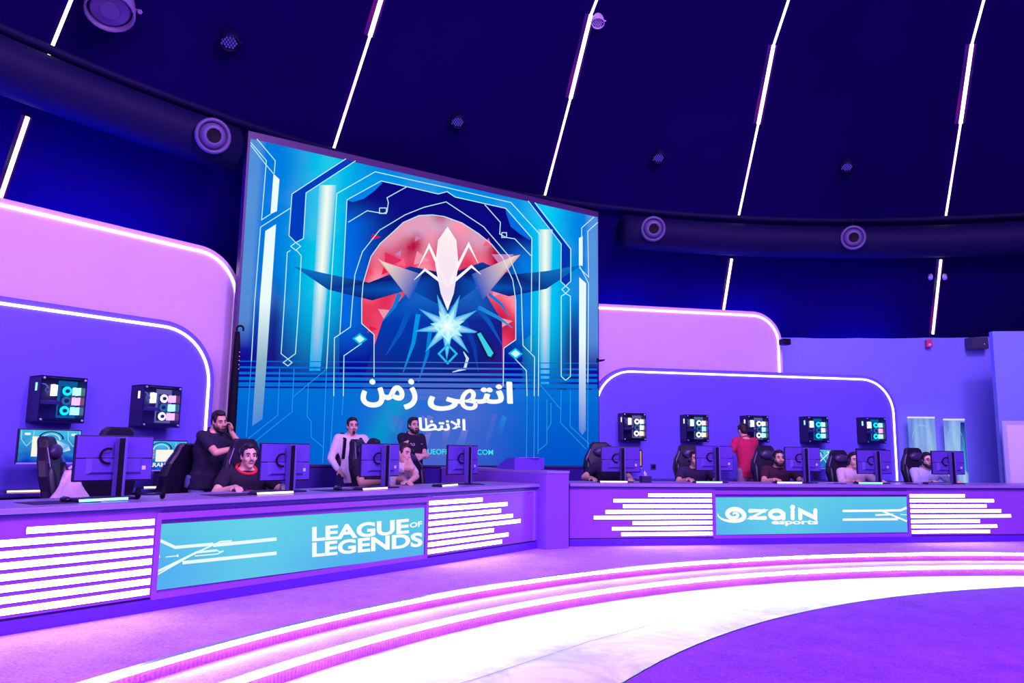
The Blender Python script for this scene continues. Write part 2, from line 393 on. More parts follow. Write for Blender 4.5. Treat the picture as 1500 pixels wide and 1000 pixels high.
nozzle(1250, 348, 12.0, 'round air nozzle on the duct, farthest right')
nozzle(312, 199, 12.0, 'round air nozzle on the duct at the giant screen\'s upper left corner')
# par spotlights on the dome
def dome_hit(px, py):
    d = ray(px, py).normalized(); p = Vector((0, 0, EYE)); t = 2.0
    while t < 30:
        q = p+d*t; r = hypot(q.x-DC.x, q.y-DC.y); z = q.z
        for (r0, z0), (r1, z1) in zip(prof[1:], prof[2:]):
            if z0 <= z <= z1:
                if r >= r0+(r1-r0)*(z-z0)/(z1-z0): return q
        t += .02
    return q
def parcan(px, py, label, sc=1.0, m_=None, lens=True):
    q = dome_hit(px, py); d = (Vector((0, 0, EYE))-q).normalized(); q = q+d*.22*sc
    aim = (d*.5+Vector((0, 0, -1))*.7).normalized()
    root = empty('spotlight', q, 0, label, 'spotlight', 'spotlights on the dome')
    m_ = m_ or M_DUCT
    bm = BM(); lathe(bm, [(.001, -.16), (.07, -.15), (.10, -.08), (.115, .0), (.118, .07), (.108, .075), (.105, .03)], (0, 0, 0), aim, 20); bmo('housing', bm, m_, root, True)
    bm = BM(); lathe(bm, [(.106, .03), (.001, .035)], (0, 0, 0), aim, 20); bmo('front_plate', bm, M_BLACK, root, True)
    bm = BM(); u, v = frame(aim)
    for i, j in [(a, b) for a in range(-2, 3) for b in range(-2, 3) if a*a+b*b < 7]:
        c0 = aim*.045+u*(i*.038+(.019 if j % 2 else 0))+v*(j*.034); lathe(bm, [(.012, -.01), (.012, .008), (.001, .010)], c0, aim, 6)
    if sc > 1.5:
        bm = BM(); lathe(bm, [(.098, .036), (.09, .05), (.05, .052), (.045, .06), (.001, .062)], (0, 0, 0), aim, 24)
    bmo('lamp_cells', bm, mat('big_lens', (.12, .06, .22), .3) if sc > 1.5 else emat('par_cells', rgb(80, 60, 215), .8) if lens else mat('lens_glass', rgb(230, 210, 255), .2), root)
    side = aim.cross(Vector((0, 0, 1))).normalized(); bm = BM(); out = -d
    tube(bm, [side*.135, side*.135+out*.15, out*.24], .013, 6); tube(bm, [-side*.135, -side*.135+out*.15, out*.24], .013, 6)
    bmo('bracket', bm, m_, root); root.scale = (sc,)*3
parcan(337, 59, 'small dark spotlight high on the dome, above the giant screen\'s left corner')
parcan(671, 176, 'small dark spotlight on the dome above the middle of the giant screen', .95)
parcan(965, 229, 'small dark spotlight on the dome above the air nozzle right of the screen', .95)
parcan(1241, 242, 'small dark spotlight on the dome between the two right-most light strips', .95)
parcan(876, 31, 'small pale spotlight beside a light strip at the top edge', .85, mat('pale_housing', rgb(215, 190, 250), .4), False)
parcan(162, 6, 'big pale violet spotlight at the top left edge of the dome', 2.1, mat('violet_housing', (.16, .10, .28), .5), False)

# ================================================================== PIXEL-AUTHORED FLAT ART, laid on its own real plane
class Art:
    def __init__(self, hit, off, n2w):   # hit(px,py)->3D on plane ; off: unit normal towards the arena
        self.h = hit; self.n = off; self.bm = BM(); self.cl = self.bm.loops.layers.float_color.new('Col'); self.k = 1
        self.org = n2w
    def pt(self, p, lift): return self.h(p[0], p[1])+self.n*(.0012*lift)-self.org
    def poly(self, pts, cols, lift):
        if not isinstance(cols, list): cols = [cols]*len(pts)
        vs = [self.bm.verts.new(self.pt(p, lift)) for p in pts]
        f = self.bm.faces.new(vs)
        for l, c in zip(f.loops, cols): l[self.cl] = (*c, 1)
    def grid(self, q, nx, ny, fn, lift):   # q: 4 corner pixels TL,TR,BR,BL
        def P(i, j):
            u = i/nx; v = j/ny; return ((q[0][0]*(1-u)+q[1][0]*u)*(1-v)+(q[3][0]*(1-u)+q[2][0]*u)*v, (q[0][1]*(1-u)+q[1][1]*u)*(1-v)+(q[3][1]*(1-u)+q[2][1]*u)*v)
        pp = [[P(i, j) for i in range(nx+1)] for j in range(ny+1)]
        V = [[self.bm.verts.new(self.pt(p, lift)) for p in r] for r in pp]; Cc = [[fn(*p) for p in r] for r in pp]
        for j in range(ny):
            for i in range(nx):
                f = self.bm.faces.new((V[j][i], V[j][i+1], V[j+1][i+1], V[j+1][i]))
                for l, c in zip(f.loops, (Cc[j][i], Cc[j][i+1], Cc[j+1][i+1], Cc[j+1][i])): l[self.cl] = (*c, 1)
    def line(self, pts, w, col, lift, closed=False):
        pts = [Vector(p) for p in pts]; n = len(pts); rows = []
        for i, p in enumerate(pts):
            a = pts[i-1] if (i or closed) else p; b = pts[(i+1) % n] if (i < n-1 or closed) else p
            d1 = (p-a).normalized() if (p-a).length else (b-p).normalized(); d2 = (b-p).normalized() if (b-p).length else d1
            t = (d1+d2); t = t.normalized() if t.length > 1e-3 else d1; nn = Vector((-t.y, t.x)); k = max(.4, nn.dot(Vector((-d1.y, d1.x))))
            ww = w[i] if isinstance(w, list) else w
            rows.append((p-nn*(ww/2/k), p+nn*(ww/2/k)))
        for i in range(n if closed else n-1):
            a, b = rows[i], rows[(i+1) % n]; c = col if not isinstance(col, list) else None
            if c: self.poly([a[0], b[0], b[1], a[1]], c, lift)
            else: self.poly([a[0], b[0], b[1], a[1]], [col[i], col[(i+1) % n], col[(i+1) % n], col[i]], lift)
    def text(self, s, quad, col, lift, bold=.0, spread=0):
        if spread:
            for i, (dx, dy) in enumerate(((-1, 0), (1, 0), (0, -.8), (0, .8), (-.7, -.6), (.7, .6))): self.text(s, [(q[0]+dx*spread, q[1]+dy*spread) for q in quad], col, lift+1+i, bold)
        vs, fs = glyphs(s, bold); xs = [v[0] for v in vs]; ys = [v[1] for v in vs]; x0, x1, y0, y1 = min(xs), max(xs), min(ys), max(ys)
        def mp(v):
            u = (v[0]-x0)/(x1-x0); w = 1-(v[1]-y0)/(y1-y0); q = quad
            return ((q[0][0]*(1-u)+q[1][0]*u)*(1-w)+(q[3][0]*(1-u)+q[2][0]*u)*w, (q[0][1]*(1-u)+q[1][1]*u)*(1-w)+(q[3][1]*(1-u)+q[2][1]*u)*w)
        V = [self.bm.verts.new(self.pt(mp(v), lift)) for v in vs]
        for f in fs:
            try: g = self.bm.faces.new([V[i] for i in f])
            except ValueError: continue
            for l in g.loops: l[self.cl] = (*col, 1)
    def done(self, name, parent):
        me = bpy.data.meshes.new(name); self.bm.to_mesh(me); self.bm.free(); return link(name, me, PIC, parent)
def glyphs(s, bold=0):
    cu = bpy.data.curves.new('t', 'FONT'); cu.body = s; cu.offset = bold; cu.resolution_u = 4
    o = bpy.data.objects.new('t', cu); COL.objects.link(o); dg = bpy.context.evaluated_depsgraph_get(); dg.update()
    e = o.evaluated_get(dg); me = e.to_mesh(); vs = [tuple(v.co[:2]) for v in me.vertices]; fs = [tuple(p.vertices) for p in me.polygons]
    e.to_mesh_clear(); bpy.data.objects.remove(o); bpy.data.curves.remove(cu); return vs, fs
def mix(a, b, t): t = max(0, min(1, t)); return tuple(x*(1-t)+y*t for x, y in zip(a, b))
def gauss(x, s): return math.exp(-(x/s)**2)
W1 = rgb(235, 252, 255)

# ---- the giant screen
A0 = LD.hit(336, 679.5, 2.88); A1 = RD.hit(877, 682.5, 2.88)
SL = Line(A0, A1)
def shit(px, py): return SL.hit(px, py, 0)
nrm = Vector((-SL.n.x, -SL.n.y, 0))
TLc = shit(367, 203); TRc = shit(875.5, 318)
scr = empty('giant_screen', Vector((A0.x, A0.y, S)), 0, 'giant glowing blue video wall with white Arabic lettering between the pink panels', 'screen')
art = Art(shit, nrm, Vector((A0.x, A0.y, S)))
Q = [(367, 203), (875.5, 318), (877, 682.5), (336, 679.5)]
def ytop(x): return 203+.2264*(x-367)
def bg(x, y):
    nz = noise.noise(Vector((x*.012, y*.012, 3)))*.5+noise.noise(Vector((x*.04, y*.04, 7)))*.25
    c = rgb(0, 120, 225)
    c = mix(c, rgb(0, 70, 200), (y-ytop(x)-150)/170)
    c = mix(c, rgb(20, 10, 150), (y-430)/90 if (y > 430) else 0)
    # side columns grey-lavender
    eL = x-(367-(y-203)*.065); eR = 876-x
    c = mix(c, rgb(95, 150, 215), .75*max(0, min(1, (24-eL)/10))*(1 if y < 470 else max(0, 1-(y-470)/40)))
    c = mix(c, rgb(95, 150, 225), .8*max(0, min(1, (20-eR)/8))*(1 if y < 500 else max(0, 1-(y-500)/40)))
    # cyan glow around the two bars
    gl = gauss(x-(481-(y-275)*.085), 42)*(1 if y < 420 else max(0, 1-(y-420)/140)); c = mix(c, rgb(0, 205, 235), .95*gl)
    gr = gauss(x-799, 32)*(1 if y < 460 else max(0, 1-(y-460)/130)); c = mix(c, rgb(0, 205, 245), .95*gr)
    c = mix(c, rgb(0, 175, 240), .8*gauss((y-ytop(x))-35, 28)*max(0, min(1, (x-500)/60))*max(0, min(1, (800-x)/50)))
    # shafts next to the white columns
    c = mix(c, rgb(25, 5, 120), .75*gauss(x-(404-(y-440)*.06), 9)*max(0, min(1, (y-400)/60))*(1 if y < 530 else 0))
    c = mix(c, rgb(15, 15, 120), .7*gauss(x-840, 12)*max(0, min(1, (y-440)/50)))
    c = mix(c, rgb(130, 190, 240), max(0, nz)*.35*max(0, min(1, (470-y)/40)))
    if y > 570: 
        c = mix(rgb(0, 108, 215), rgb(0, 80, 200), (y-570)/110); c = mix(c, rgb(0, 120, 225), gauss(x-500, 120)*.4)
        c = mix(c, rgb(95, 110, 205), gauss(x-650, 75)*.65*(.75+nz)); c = mix(c, rgb(0, 160, 205), gauss((x-575)+(y-600)*.5, 22)*.7)
    return c
art.grid(Q, 190, 150, bg, 0)
# dark band between the outer guide lines (top) and the navy arch field
NV = rgb(8, 14, 140); NV2 = rgb(0, 80, 215)
art.poly([(506, 233), (520, 236), (447.5, 283), (443.7, 349.5), (432.5, 355.5), (422.5, 345.5), (427, 284.5)], rgb(0, 60, 190), 1)
art.poly([(772.5, 294.5), (782.5, 297), (835, 365), (835, 412), (827.5, 419), (820.5, 412.5), (821, 357.5)], rgb(0, 50, 180), 1)
field = [(557.5, 265.5), (600, 275), (641, 284.5), (654, 281), (666, 289), (740, 305.5), (778, 349), (777, 490), (765, 500), (765, 560), (736, 566), (547, 552), (497, 550), (497, 489.5), (500, 440), (507.5, 293)]
def poly_grid(pts, fn, lift, step=9):
    # triangulate by clipping a lattice to the polygon
    b = bmesh.new(); f = b.faces.new([b.verts.new((p[0], p[1], 0)) for p in pts]); 
    xs = [p[0] for p in pts]; ys = [p[1] for p in pts]
    for ax, lo_, hi_ in ((0, min(xs), max(xs)), (1, min(ys), max(ys))):
        k = lo_+step
        while k < hi_:
            co = (k, 0, 0) if ax == 0 else (0, k, 0); no = (1, 0, 0) if ax == 0 else (0, 1, 0)
            bmesh.ops.bisect_plane(b, geom=b.verts[:]+b.edges[:]+b.faces[:], plane_co=co, plane_no=no); k += step
    for f in b.faces: 
        q = [(v.co.x, v.co.y) for v in f.verts]; art.poly(q, [fn(*p) for p in q], lift)
    b.free()
def fieldc(x, y):
    c = mix(rgb(12, 8, 125), rgb(0, 110, 235), gauss(x-505, 42)*.9*max(0, min(1, (y-290)/40))); c = mix(c, rgb(0, 130, 240), gauss(x-775, 30)*.9*max(0, min(1, (y-350)/30)))
    return mix(c, rgb(10, 10, 150), (y-470)/60)
poly_grid(field, fieldc, 2)
art.poly([(507.5, 293), (557.5, 265.5), (560, 268), (549, 279), (533, 291), (516, 296)], rgb(0, 130, 235), 3)
art.poly([(740, 305.5), (778, 349), (776, 352), (762, 343), (748, 332), (742, 315)], rgb(0, 110, 225), 3)
# disc
left = [(613, 316), (590, 326), (575, 340), (556, 357), (542.5, 376), (531, 415), (529, 440), (529, 474), (547, 490), (547, 552)]
right = [(736, 566), (737, 510), (754.5, 497.5), (754.5, 440), (750, 410), (735, 377.5), (719, 358), (700, 342.5), (676, 327), (650, 317.5), (632, 315)]
def discc(x, y):
    c = mix(rgb(205, 165, 200), rgb(238, 60, 100), (y-335)/60+noise.noise(Vector((x*.02, y*.03, 0)))*.5)
    f = noise.noise(Vector((x*.03+y*.012, y*.02-x*.015, 4))); c = mix(c, rgb(255, 150, 175), max(0, f)*1.6); c = mix(c, rgb(185, 10, 70), max(0, -f)*1.8)
    return mix(c, rgb(140, 20, 120), (y-500)/60)
poly_grid(left+right, discc, 4, 7)
random.seed(3)
for i in range(46):       # angular facets of the disc
    x = random.uniform(545, 735); y = random.uniform(345, 520); a = random.uniform(0, pi); L_ = random.uniform(12, 34)
    c = random.choice([rgb(255, 95, 130), rgb(200, 20, 80), rgb(240, 150, 175), rgb(225, 45, 95), rgb(200, 130, 190) if y < 380 else rgb(230, 30, 80)])
    art.poly([(x, y), (x+L_*cos(a), y+L_*sin(a)*.6), (x+L_*.7*cos(a+.9), y+L_*.7*sin(a+.9))], c, 5)
# generic stand-in for the artwork: an abstract crystal emblem with sweeping blue ribbons and a pale flare
NB = rgb(12, 22, 110); MB_ = rgb(10, 85, 190); CY = rgb(60, 215, 245)
art.poly([(532, 555), (560, 470), (598, 425), (655, 410), (708, 425), (735, 470), (736, 560), (680, 575), (600, 570)], [rgb(30, 25, 130), rgb(0, 60, 180), MB_, rgb(30, 120, 215), MB_, rgb(20, 30, 140), rgb(50, 20, 130), NB, NB], 6)
for sx, pts in ((-1, [(655, 452), (600, 424), (545, 440), (480, 424), (430, 390), (474, 400), (540, 414), (600, 390), (650, 400)]), (1, [(655, 452), (700, 420), (745, 434), (800, 423), (852, 388), (800, 397), (750, 402), (706, 384), (660, 400)])):
    art.poly(pts, [NB, MB_, NB, rgb(10, 60, 150), rgb(0, 110, 200), rgb(20, 110, 190), NB, rgb(20, 60, 160), NB], 7)
art.poly([(600, 440), (552, 378), (560, 383), (618, 402)], [MB_, rgb(230, 180, 190), rgb(255, 220, 200), MB_], 8)
art.poly([(706, 440), (762, 373), (752, 375), (690, 402)], [MB_, rgb(230, 160, 170), rgb(255, 220, 200), MB_], 8)
for x0, y0, x1, y1, w, c in ((600, 450, 565, 520, 9, MB_), (612, 460, 590, 545, 7, rgb(0, 150, 230)), (690, 440, 735, 505, 8, MB_), (700, 450, 750, 480, 6, rgb(30, 140, 220)), (680, 470, 700, 545, 8, rgb(10, 60, 170)), (630, 480, 612, 560, 6, rgb(0, 130, 220)), (585, 430, 560, 470, 7, rgb(20, 120, 210)), (715, 430, 745, 462, 5, rgb(20, 120, 210))):
    art.line([(x0, y0), ((x0+x1)/2+4, (y0+y1)/2), (x1, y1)], [w, w*.8, 1], c, 9)
FL = rgb(255, 248, 250)      # pale flare rising out of the crystal
for pts in ([(655, 332), (668, 352), (671, 388), (664, 430), (655, 455), (645, 430), (637, 388), (641, 352)],):
    art.poly(pts, [FL, rgb(255, 235, 240), FL, rgb(240, 225, 245), FL, rgb(240, 225, 245), FL, rgb(255, 235, 240)], 10)
for x1, y1, x2, y2 in ((628, 360, 612, 392), (686, 358, 700, 386), (622, 395, 606, 410), (690, 390, 704, 402)):
    art.line([(655, 420), (x1, y1), (x2, y2)], [5, 3.5, .6], FL, 10)
def star(cx, cy, R, r, n, col, ce, lift, ph=0):
    for i in range(n):
        a = 2*pi*i/n+ph; b = pi/n
        art.poly([(cx, cy), (cx+r*cos(a-b), cy+r*sin(a-b)), (cx+R*cos(a), cy+R*sin(a)), (cx+r*cos(a+b), cy+r*sin(a+b))], [ce, col, col, col], lift)
star(655, 478, 50, 18, 9, rgb(0, 170, 235), rgb(230, 255, 255), 11, .2)
star(655, 478, 26, 12, 7, rgb(150, 240, 250), rgb(255, 255, 255), 12, -.3)
art.line([(655, 461), (673, 479), (655, 498), (637, 479)], 2.4, rgb(190, 250, 255), 13, True)
art.line([(655, 505), (668, 518), (655, 532), (642, 518)], 3, rgb(40, 190, 235), 13, True)
art.poly([(694, 488), (703, 484), (727, 518), (722, 527), (712, 525)], rgb(20, 25, 90), 12); art.poly([(698, 489), (703, 487), (722, 517), (718, 523), (714, 521)], rgb(60, 210, 235), 13)
art.line([(662, 545), (680, 540), (684, 525), (678, 515)], [1, 4, 4, 1], rgb(200, 230, 250), 13)
# soft slanted streaks under the lettering
random.seed(5)
for i in range(16):
    x = random.uniform(565, 745); y = random.uniform(590, 640); h_ = random.uniform(20, 38); w_ = random.uniform(3, 9); c = random.choice([rgb(120, 125, 215), rgb(85, 100, 205), rgb(150, 130, 210), rgb(40, 140, 220)])
    b0 = bg(x, y); art.poly([(x, y), (x+w_, y+3), (x+w_-h_*.25, y+h_), (x-h_*.3, y+h_-4)], [mix(b0, c, .7), mix(b0, c, .7), b0, b0], 1)
# overlay bands over the lower half
OV = rgb(0, 112, 215)
def band(ya, yb, lift, c=None):
    for i in range(20):
        xa = 344+ (i)*26.5; xb = xa+26.5
        if i == 0: xa = 342
        xb = min(xb, 876.3); s = .006
        cc = mix(OV, rgb(100, 110, 205), gauss((xa+xb)/2-650, 70)*.6)
        art.poly([(xa, ya+s*(xa-340)), (xb, ya+s*(xb-340)), (xb, yb+s*(xb-340)), (xa, yb+s*(xa-340))], cc, lift)
for ya, yb in ((528.3, 529.6), (536.5, 539), (544.5, 548), (551.8, 556.5), (559.6, 565.6), (568, 576.2), (577.4, 584)): band(ya, yb, 14)
# glowing bars
def bar(top, bot, w0, w1, lift):
    n = 14
    for i in range(n):
        u, v = i/n, (i+1)/n
        def P(t, s): return (top[0]+(bot[0]-top[0])*t+s*(w0+(w1-w0)*t), top[1]+(bot[1]-top[1])*t)
        def C(t, s):
            k = max(0, 1-max(0, t-.5)/.5); c = mix(rgb(0, 150, 235), rgb(245, 255, 240), k); return mix(c, rgb(0, 190, 235), abs(s)**1.2*.9)
        for s0, s1 in ((-1, -.45), (-.45, 0), (0, .45), (.45, 1)): art.poly([P(u, s0), P(u, s1), P(v, s1), P(v, s0)], [C(u, s0), C(u, s1), C(v, s1), C(v, s0)], lift)
bar((480, 271), (461, 543), 13, 8, 3); bar((798.5, 336), (798, 566), 11, 6, 3)
# white columns
G1 = rgb(225, 235, 235); G2 = rgb(110, 150, 220)
art.poly([(400, 255), (408.7, 263), (405, 309.5), (395.5, 314)], W1, 15)
art.poly([(403.7, 328.7), (388, 338.7), (380, 440), (396, 440)], [W1]*4, 15); art.poly([(380, 440), (396, 440), (390, 529), (375, 529)], [W1, W1, rgb(140, 180, 200), rgb(140, 180, 200)], 15)
art.poly([(375, 529), (390, 529), (383.7, 613.7), (368.7, 623.7)], [rgb(140, 180, 200)]*2+[rgb(80, 140, 215)]*2, 15)
art.poly([(847, 349), (852.5, 346), (852.5, 390), (847, 388)], W1, 15)
art.poly([(847.5, 406), (857.5, 415), (857.2, 500), (847.2, 500)], W1, 15); art.poly([(847.2, 500), (857.2, 500), (857, 630), (852, 637), (847, 630)], [W1, W1, rgb(90, 130, 220), rgb(90, 130, 220), rgb(90, 130, 220)], 15)
WL = rgb(190, 240, 250); FT = rgb(40, 150, 225); lw = 1.25
for p in ([(375.5, 204), (402.5, 236), (401, 254.5)], [(366.5, 209), (389.5, 236), (382.5, 322.5), (395.5, 314)], [(366.5, 213), (389, 242), (400, 255)],
          [(506, 233), (427, 284.5), (422.5, 345.5), (432.5, 355.5)], [(520, 236), (447.5, 283), (443.7, 349.5), (432.5, 355.5)], [(425, 305), (381, 333), (372.5, 440), (367.5, 529)],
          [(432.5, 355.5), (439.5, 361), (432.5, 367), (425, 361), (432.5, 355.5)], [(425, 367), (420, 370), (416, 440), (411, 518), (421, 526), (432, 518), (437.5, 440), (440.5, 375), (433, 366)],
          [(421, 526), (427, 531), (421, 536), (414, 531), (421, 526)],
          [(477.5, 540), (483, 440), (492.5, 284), (548.7, 252), (600, 263.7), (652.5, 275), (747.5, 297), (790, 343.7), (788.7, 440), (787.5, 580)],
          [(497, 489.5), (500, 440), (507.5, 293), (557.5, 265.5), (600, 275), (641, 284.5), (654, 281), (666, 289), (740, 305.5), (778, 349), (777, 515)],
          [(488, 580), (489, 495), (512.5, 479), (515.5, 440), (519, 402.5), (530, 369), (555, 337.5), (592.5, 315), (620, 304), (652.5, 296), (707.5, 332.5), (745, 376), (762.5, 422.5), (765, 506), (782, 523), (781.5, 580)],
          left[::-1]+right[::-1], [(502, 580), (503, 521), (529, 503)], [(771, 580), (770, 543), (752, 524)],
          [(772.5, 294.5), (821, 357.5), (820.5, 412.5), (827.5, 419), (833, 424), (827.5, 430), (821, 434), (821, 551), (827.5, 557)], [(782.5, 297), (835, 365), (835, 412), (827.5, 419), (822, 424), (827.5, 430), (834.5, 434), (834.5, 551), (827.5, 557)],
          [(869, 318), (851, 334), (851, 347)], [(874.5, 326), (860, 339), (861, 406), (847.5, 392)], [(847, 388), (861, 415), (860, 560)],
          [(509, 326), (537, 309), (560, 313), (566, 311), (568, 297), (566, 290), (595, 274)], [(555, 305), (565, 305), (565, 313), (555, 313), (555, 305)], [(709, 300), (732, 326), (731, 343), (740, 348), (753, 350), (777, 375)], [(734, 341), (741, 341), (741, 348), (734, 348), (734, 341)]):
    art.line(p, lw, WL, 16)
for p in ([(367.5, 529), (360, 640)], [(409, 540), (406, 608), (358, 646)], [(430, 540), (427, 603), (362, 655)], [(477, 541), (430, 580)], [(451, 560), (449, 610), (455, 617), (455, 640), (473, 655)], [(477.5, 540), (472, 678)], [(488, 580), (482, 678)],
          [(502, 580), (500, 608)], [(821, 571), (820, 619), (857, 657)], [(834.5, 572), (834, 624), (862, 650)], [(787.5, 580), (787, 665)], [(782, 580), (781, 675)], [(771, 580), (770, 678)], [(789, 562), (820, 599)], [(800, 585), (800, 650), (787, 660)], [(860, 560), (860, 655)], [(806, 590), (806, 620), (800, 630)]):
    art.line(p, 1.1, FT, 16)
for cx, cy in ((526, 496), (754, 517.5)): art.poly([(cx-11, cy), (cx, cy-8), (cx+11, cy+1), (cx, cy+9)], rgb(0, 190, 235), 17); art.poly([(cx-7, cy), (cx, cy-5), (cx+7, cy+.7), (cx, cy+6)], rgb(200, 255, 250), 18)
# lettering (presentation forms in visual order)
WT = rgb(252, 254, 255)
art.text('\uFEF0\uFEEC\uFE98\uFEE7\uFE8D', [(627, 555), (749, 560), (749, 600), (626, 601)], WT, 20, .014, 1.0)
art.text('\uFEE6\uFEE3\uFEAF', [(528, 552), (608, 556), (610, 600), (528, 595)], WT, 20, .014, 1.0)
art.text('\uFEAD\uFE8E\uFEC8\uFE98\uFEE7\uFEFB\uFE8D', [(599, 611), (680, 614), (680, 635), (600, 637)], WT, 20, .012, .5)
art.text('LEAGUEOFLEGENDS.COM', [(600, 657), (721, 658.5), (721, 666), (600, 665)], rgb(60, 235, 245), 20, .01)
art.done('picture', scr)
def fr2(pts): return [p-Vector((A0.x, A0.y, S)) for p in pts]
bm = BM()     # cabinet body behind the picture and a thin dark frame
back = Vector((SL.n.x, SL.n.y, 0))
def hp(px, py, o): return shit(px, py)+back*o-Vector((A0.x, A0.y, S))
c4 = [shit(*q) for q in Q]
ex = Vector((SL.a.x, SL.a.y, 0))
cz = [c4[0]+Vector((0, 0, .1))-ex*.03, c4[1]+Vector((0, 0, .1))+ex*.02, c4[2]-Vector((0, 0, .03))+ex*.02, c4[3]-Vector((0, 0, .03))-ex*.03]
loft(bm, [[p+back*.004-Vector((A0.x, A0.y, S)) for p in cz], [p+back*.14-Vector((A0.x, A0.y, S)) for p in cz]]); bmo('cabinet', bm, mat('screen_cabinet', (.06, .02, .12), .5), scr)
bm = BM()
loft(bm, [[c4[3]+back*o+ex*.02-Vector((A0.x, A0.y, S))-Vector((0, 0, .04)), c4[2]+back*o-Vector((A0.x, A0.y, S))-Vector((0, 0, .04)), c4[2]*1+back*o-Vector((A0.x, A0.y, c4[2].z)), c4[3]+back*o+ex*.02-Vector((A0.x, A0.y, c4[3].z))] for o in (.02, .12)]); bmo('base_skirt', bm, M_DESKD, scr)

# ================================================================== DESKS
ZT = 1.0; 
tl = [1.0*x for x in (.82, 1.25, 1.13, 1.34, 1.48, .98, 1.22, 1.11)]       # tube lengths
_s0 = RD.sz(1330, 750, 0)[0]
tl = [RD.sz(1140+e/4.1667, 690+yy/4.1667, 0)[0]-RD.sz(1140+792/4.1667, 690+yy/4.1667, 0)[0] for e, yy in zip((1128, 1304, 1258, 1345, 1403, 1212, 1316, 1270), (147, 178, 210, 240, 272, 305, 335, 368))]
def desk(L, s0, s1, p0, p1, left_t, right_t, label, seam):
    root = empty('broadcast_desk', L.P(s0, 0, S), L.rot, label, 'desk'); z = lambda q: q-S
    bm = BM(); box(bm, 0, s1-s0, 0, .03, .10, ZT-.05-S); box(bm, 0, s1-s0, .03, .05, 0, .12)
    bmo('front_panel', bm, M_DESK, root)
    bm = BM(); box(bm, 0, s1-s0, -.012, 0, .0, .085, bev=.004); bmo('plinth_rail', bm, mat('plinth', rgb(100, 40, 225), .4), root)
    bm = BM(); box(bm, -.01, s1-s0, -.045, .80, ZT-.04-S, ZT-S, bev=.008); bmo('worktop', bm, M_TOP, root)
    bm = BM(); box(bm, 0, s1-s0, -.030, 0, ZT-.06-S, ZT-.041-S); bmo('shadow_gap', bm, M_DESKD, root)
    for q in (0, (s1-s0)/2, s1-s0-.04):
        bm = BM(); box(bm, q, q+.04, .05, .76, 0, ZT-.04-S); bmo('side_panel', bm, M_DESK, root)
    # frame around the display
    bm = BM()
    for a, b, c_, d_ in ((p0-.035, p0, .30, .915), (p1, p1+.035, .30, .915), (p0, p1, .865, .915)): box(bm, a-s0, b-s0, -.02, 0, c_-S, d_-S)
    box(bm, p0-s0, p1-s0, -.016, 0, .30-S, .345-S); bmo('display_frame', bm, M_DESK, root)
    bm = BM(); box(bm, p0-s0, p1-s0, -.022, -.002, .852-S, .864-S); box(bm, p0-s0, p1-s0, -.021, -.002, .914-S, .92-S); bmo('shadow_groove', bm, M_DESKD, root)
    for i in range(8):
        zc = .852-i*.0697-S
        for side in (0, 1):
            if side == 0 and not left_t: continue
            ln = tl[i]
            a, b = (p0-.05-ln, p0-.05) if side == 0 else (p1+.05, p1+.05+ln)
            if side == 0 and left_t == 'near': a = p0-.05-ln*left_scale
            if side == 1 and right_t == 'short': b = min(b, s1-.25)
            bm = BM(); box(bm, a-s0, b-s0, -.012, -.001, zc-.021, zc+.021); bmesh.ops.recalc_face_normals(bm, faces=bm.faces[:]); [setattr(f, 'material_index', 0 if f.normal.y < -.5 else 1) for f in bm.faces]; bmo('light_tube', bm, [TUBE, mat('tube_side', (.6, .4, .8), .5)], root)
    return root
left_scale = 1.0
pL0, _ = LD.sz(231, 815, 0); pL1, _ = LD.sz(621.5, 778, 0); pR0, _ = RD.sz(1047.8, 755, 0); pR1, _ = RD.sz(1328.5, 753, 0)
sLe, _ = LD.sz(788, 760, 0)
# left section of the left desk: tubes reach out of the frame; its top tube starts at x=38
left_scale = (pL0-.05-LD.sz(38, 774, 0)[0])/tl[0]
dl = desk(LD, -2.6, sLe, pL0, pL1, 'near', True, 'near left violet desk with light tubes and a blue display', 0)
dr = desk(RD, -.05, 8.6, pR0, pR1, True, True, 'far right long violet desk with light tubes and a blue display', 0)
# end trim of the left desk front (light frame line)
bm = BM(); box(bm, sLe+2.6-.10, sLe+2.6-.075, -.012, 0, .10, .70); box(bm, pL1+2.6+.1, sLe+2.6-.08, -.010, 0, .685, .70); bmo('end_trim', bm, M_TOP, dl)

# corner block between the desks
F0 = on_z(799.5, 805, S); F1 = on_z(833, 803, S)
zb = RD.hit(0, 0, 0)
def z_at(px, py, P): d = ray(px, py); k = (P.x*d.x+P.y*d.y)/(d.x*d.x+d.y*d.y); return EYE+d.z*k
ztp = z_at(800, 689.5, F0)
bdir = Vector((-.66, .75, 0)); L_ = 2.15
root = empty('corner_counter', (F0.x, F0.y, S), 0, 'tall violet corner counter between the two desks in front of the screen', 'counter')
bm = BM(); ft = [F0, F1, F1+bdir*L_+Vector((.1, .05, 0)), F0+bdir*L_]; 
for p in ft: p.z = 0
o0 = Vector((F0.x, F0.y, 0))
loft(bm, [[p-o0 for p in ft], [p-o0+Vector((0, 0, ztp-.03-S)) for p in ft]]); bmo('body', bm, mat('corner_laminate', (.28, .09, .72), .4), root)
bm = BM(); cc = sum(ft, Vector())/4
loft(bm, [[(p-cc)*1.012+cc-o0+Vector((0, 0, ztp-.03-S)) for p in ft], [(p-cc)*1.012+cc-o0+Vector((0, 0, ztp-S)) for p in ft]]); bmo('countertop', bm, M_TOP, root)
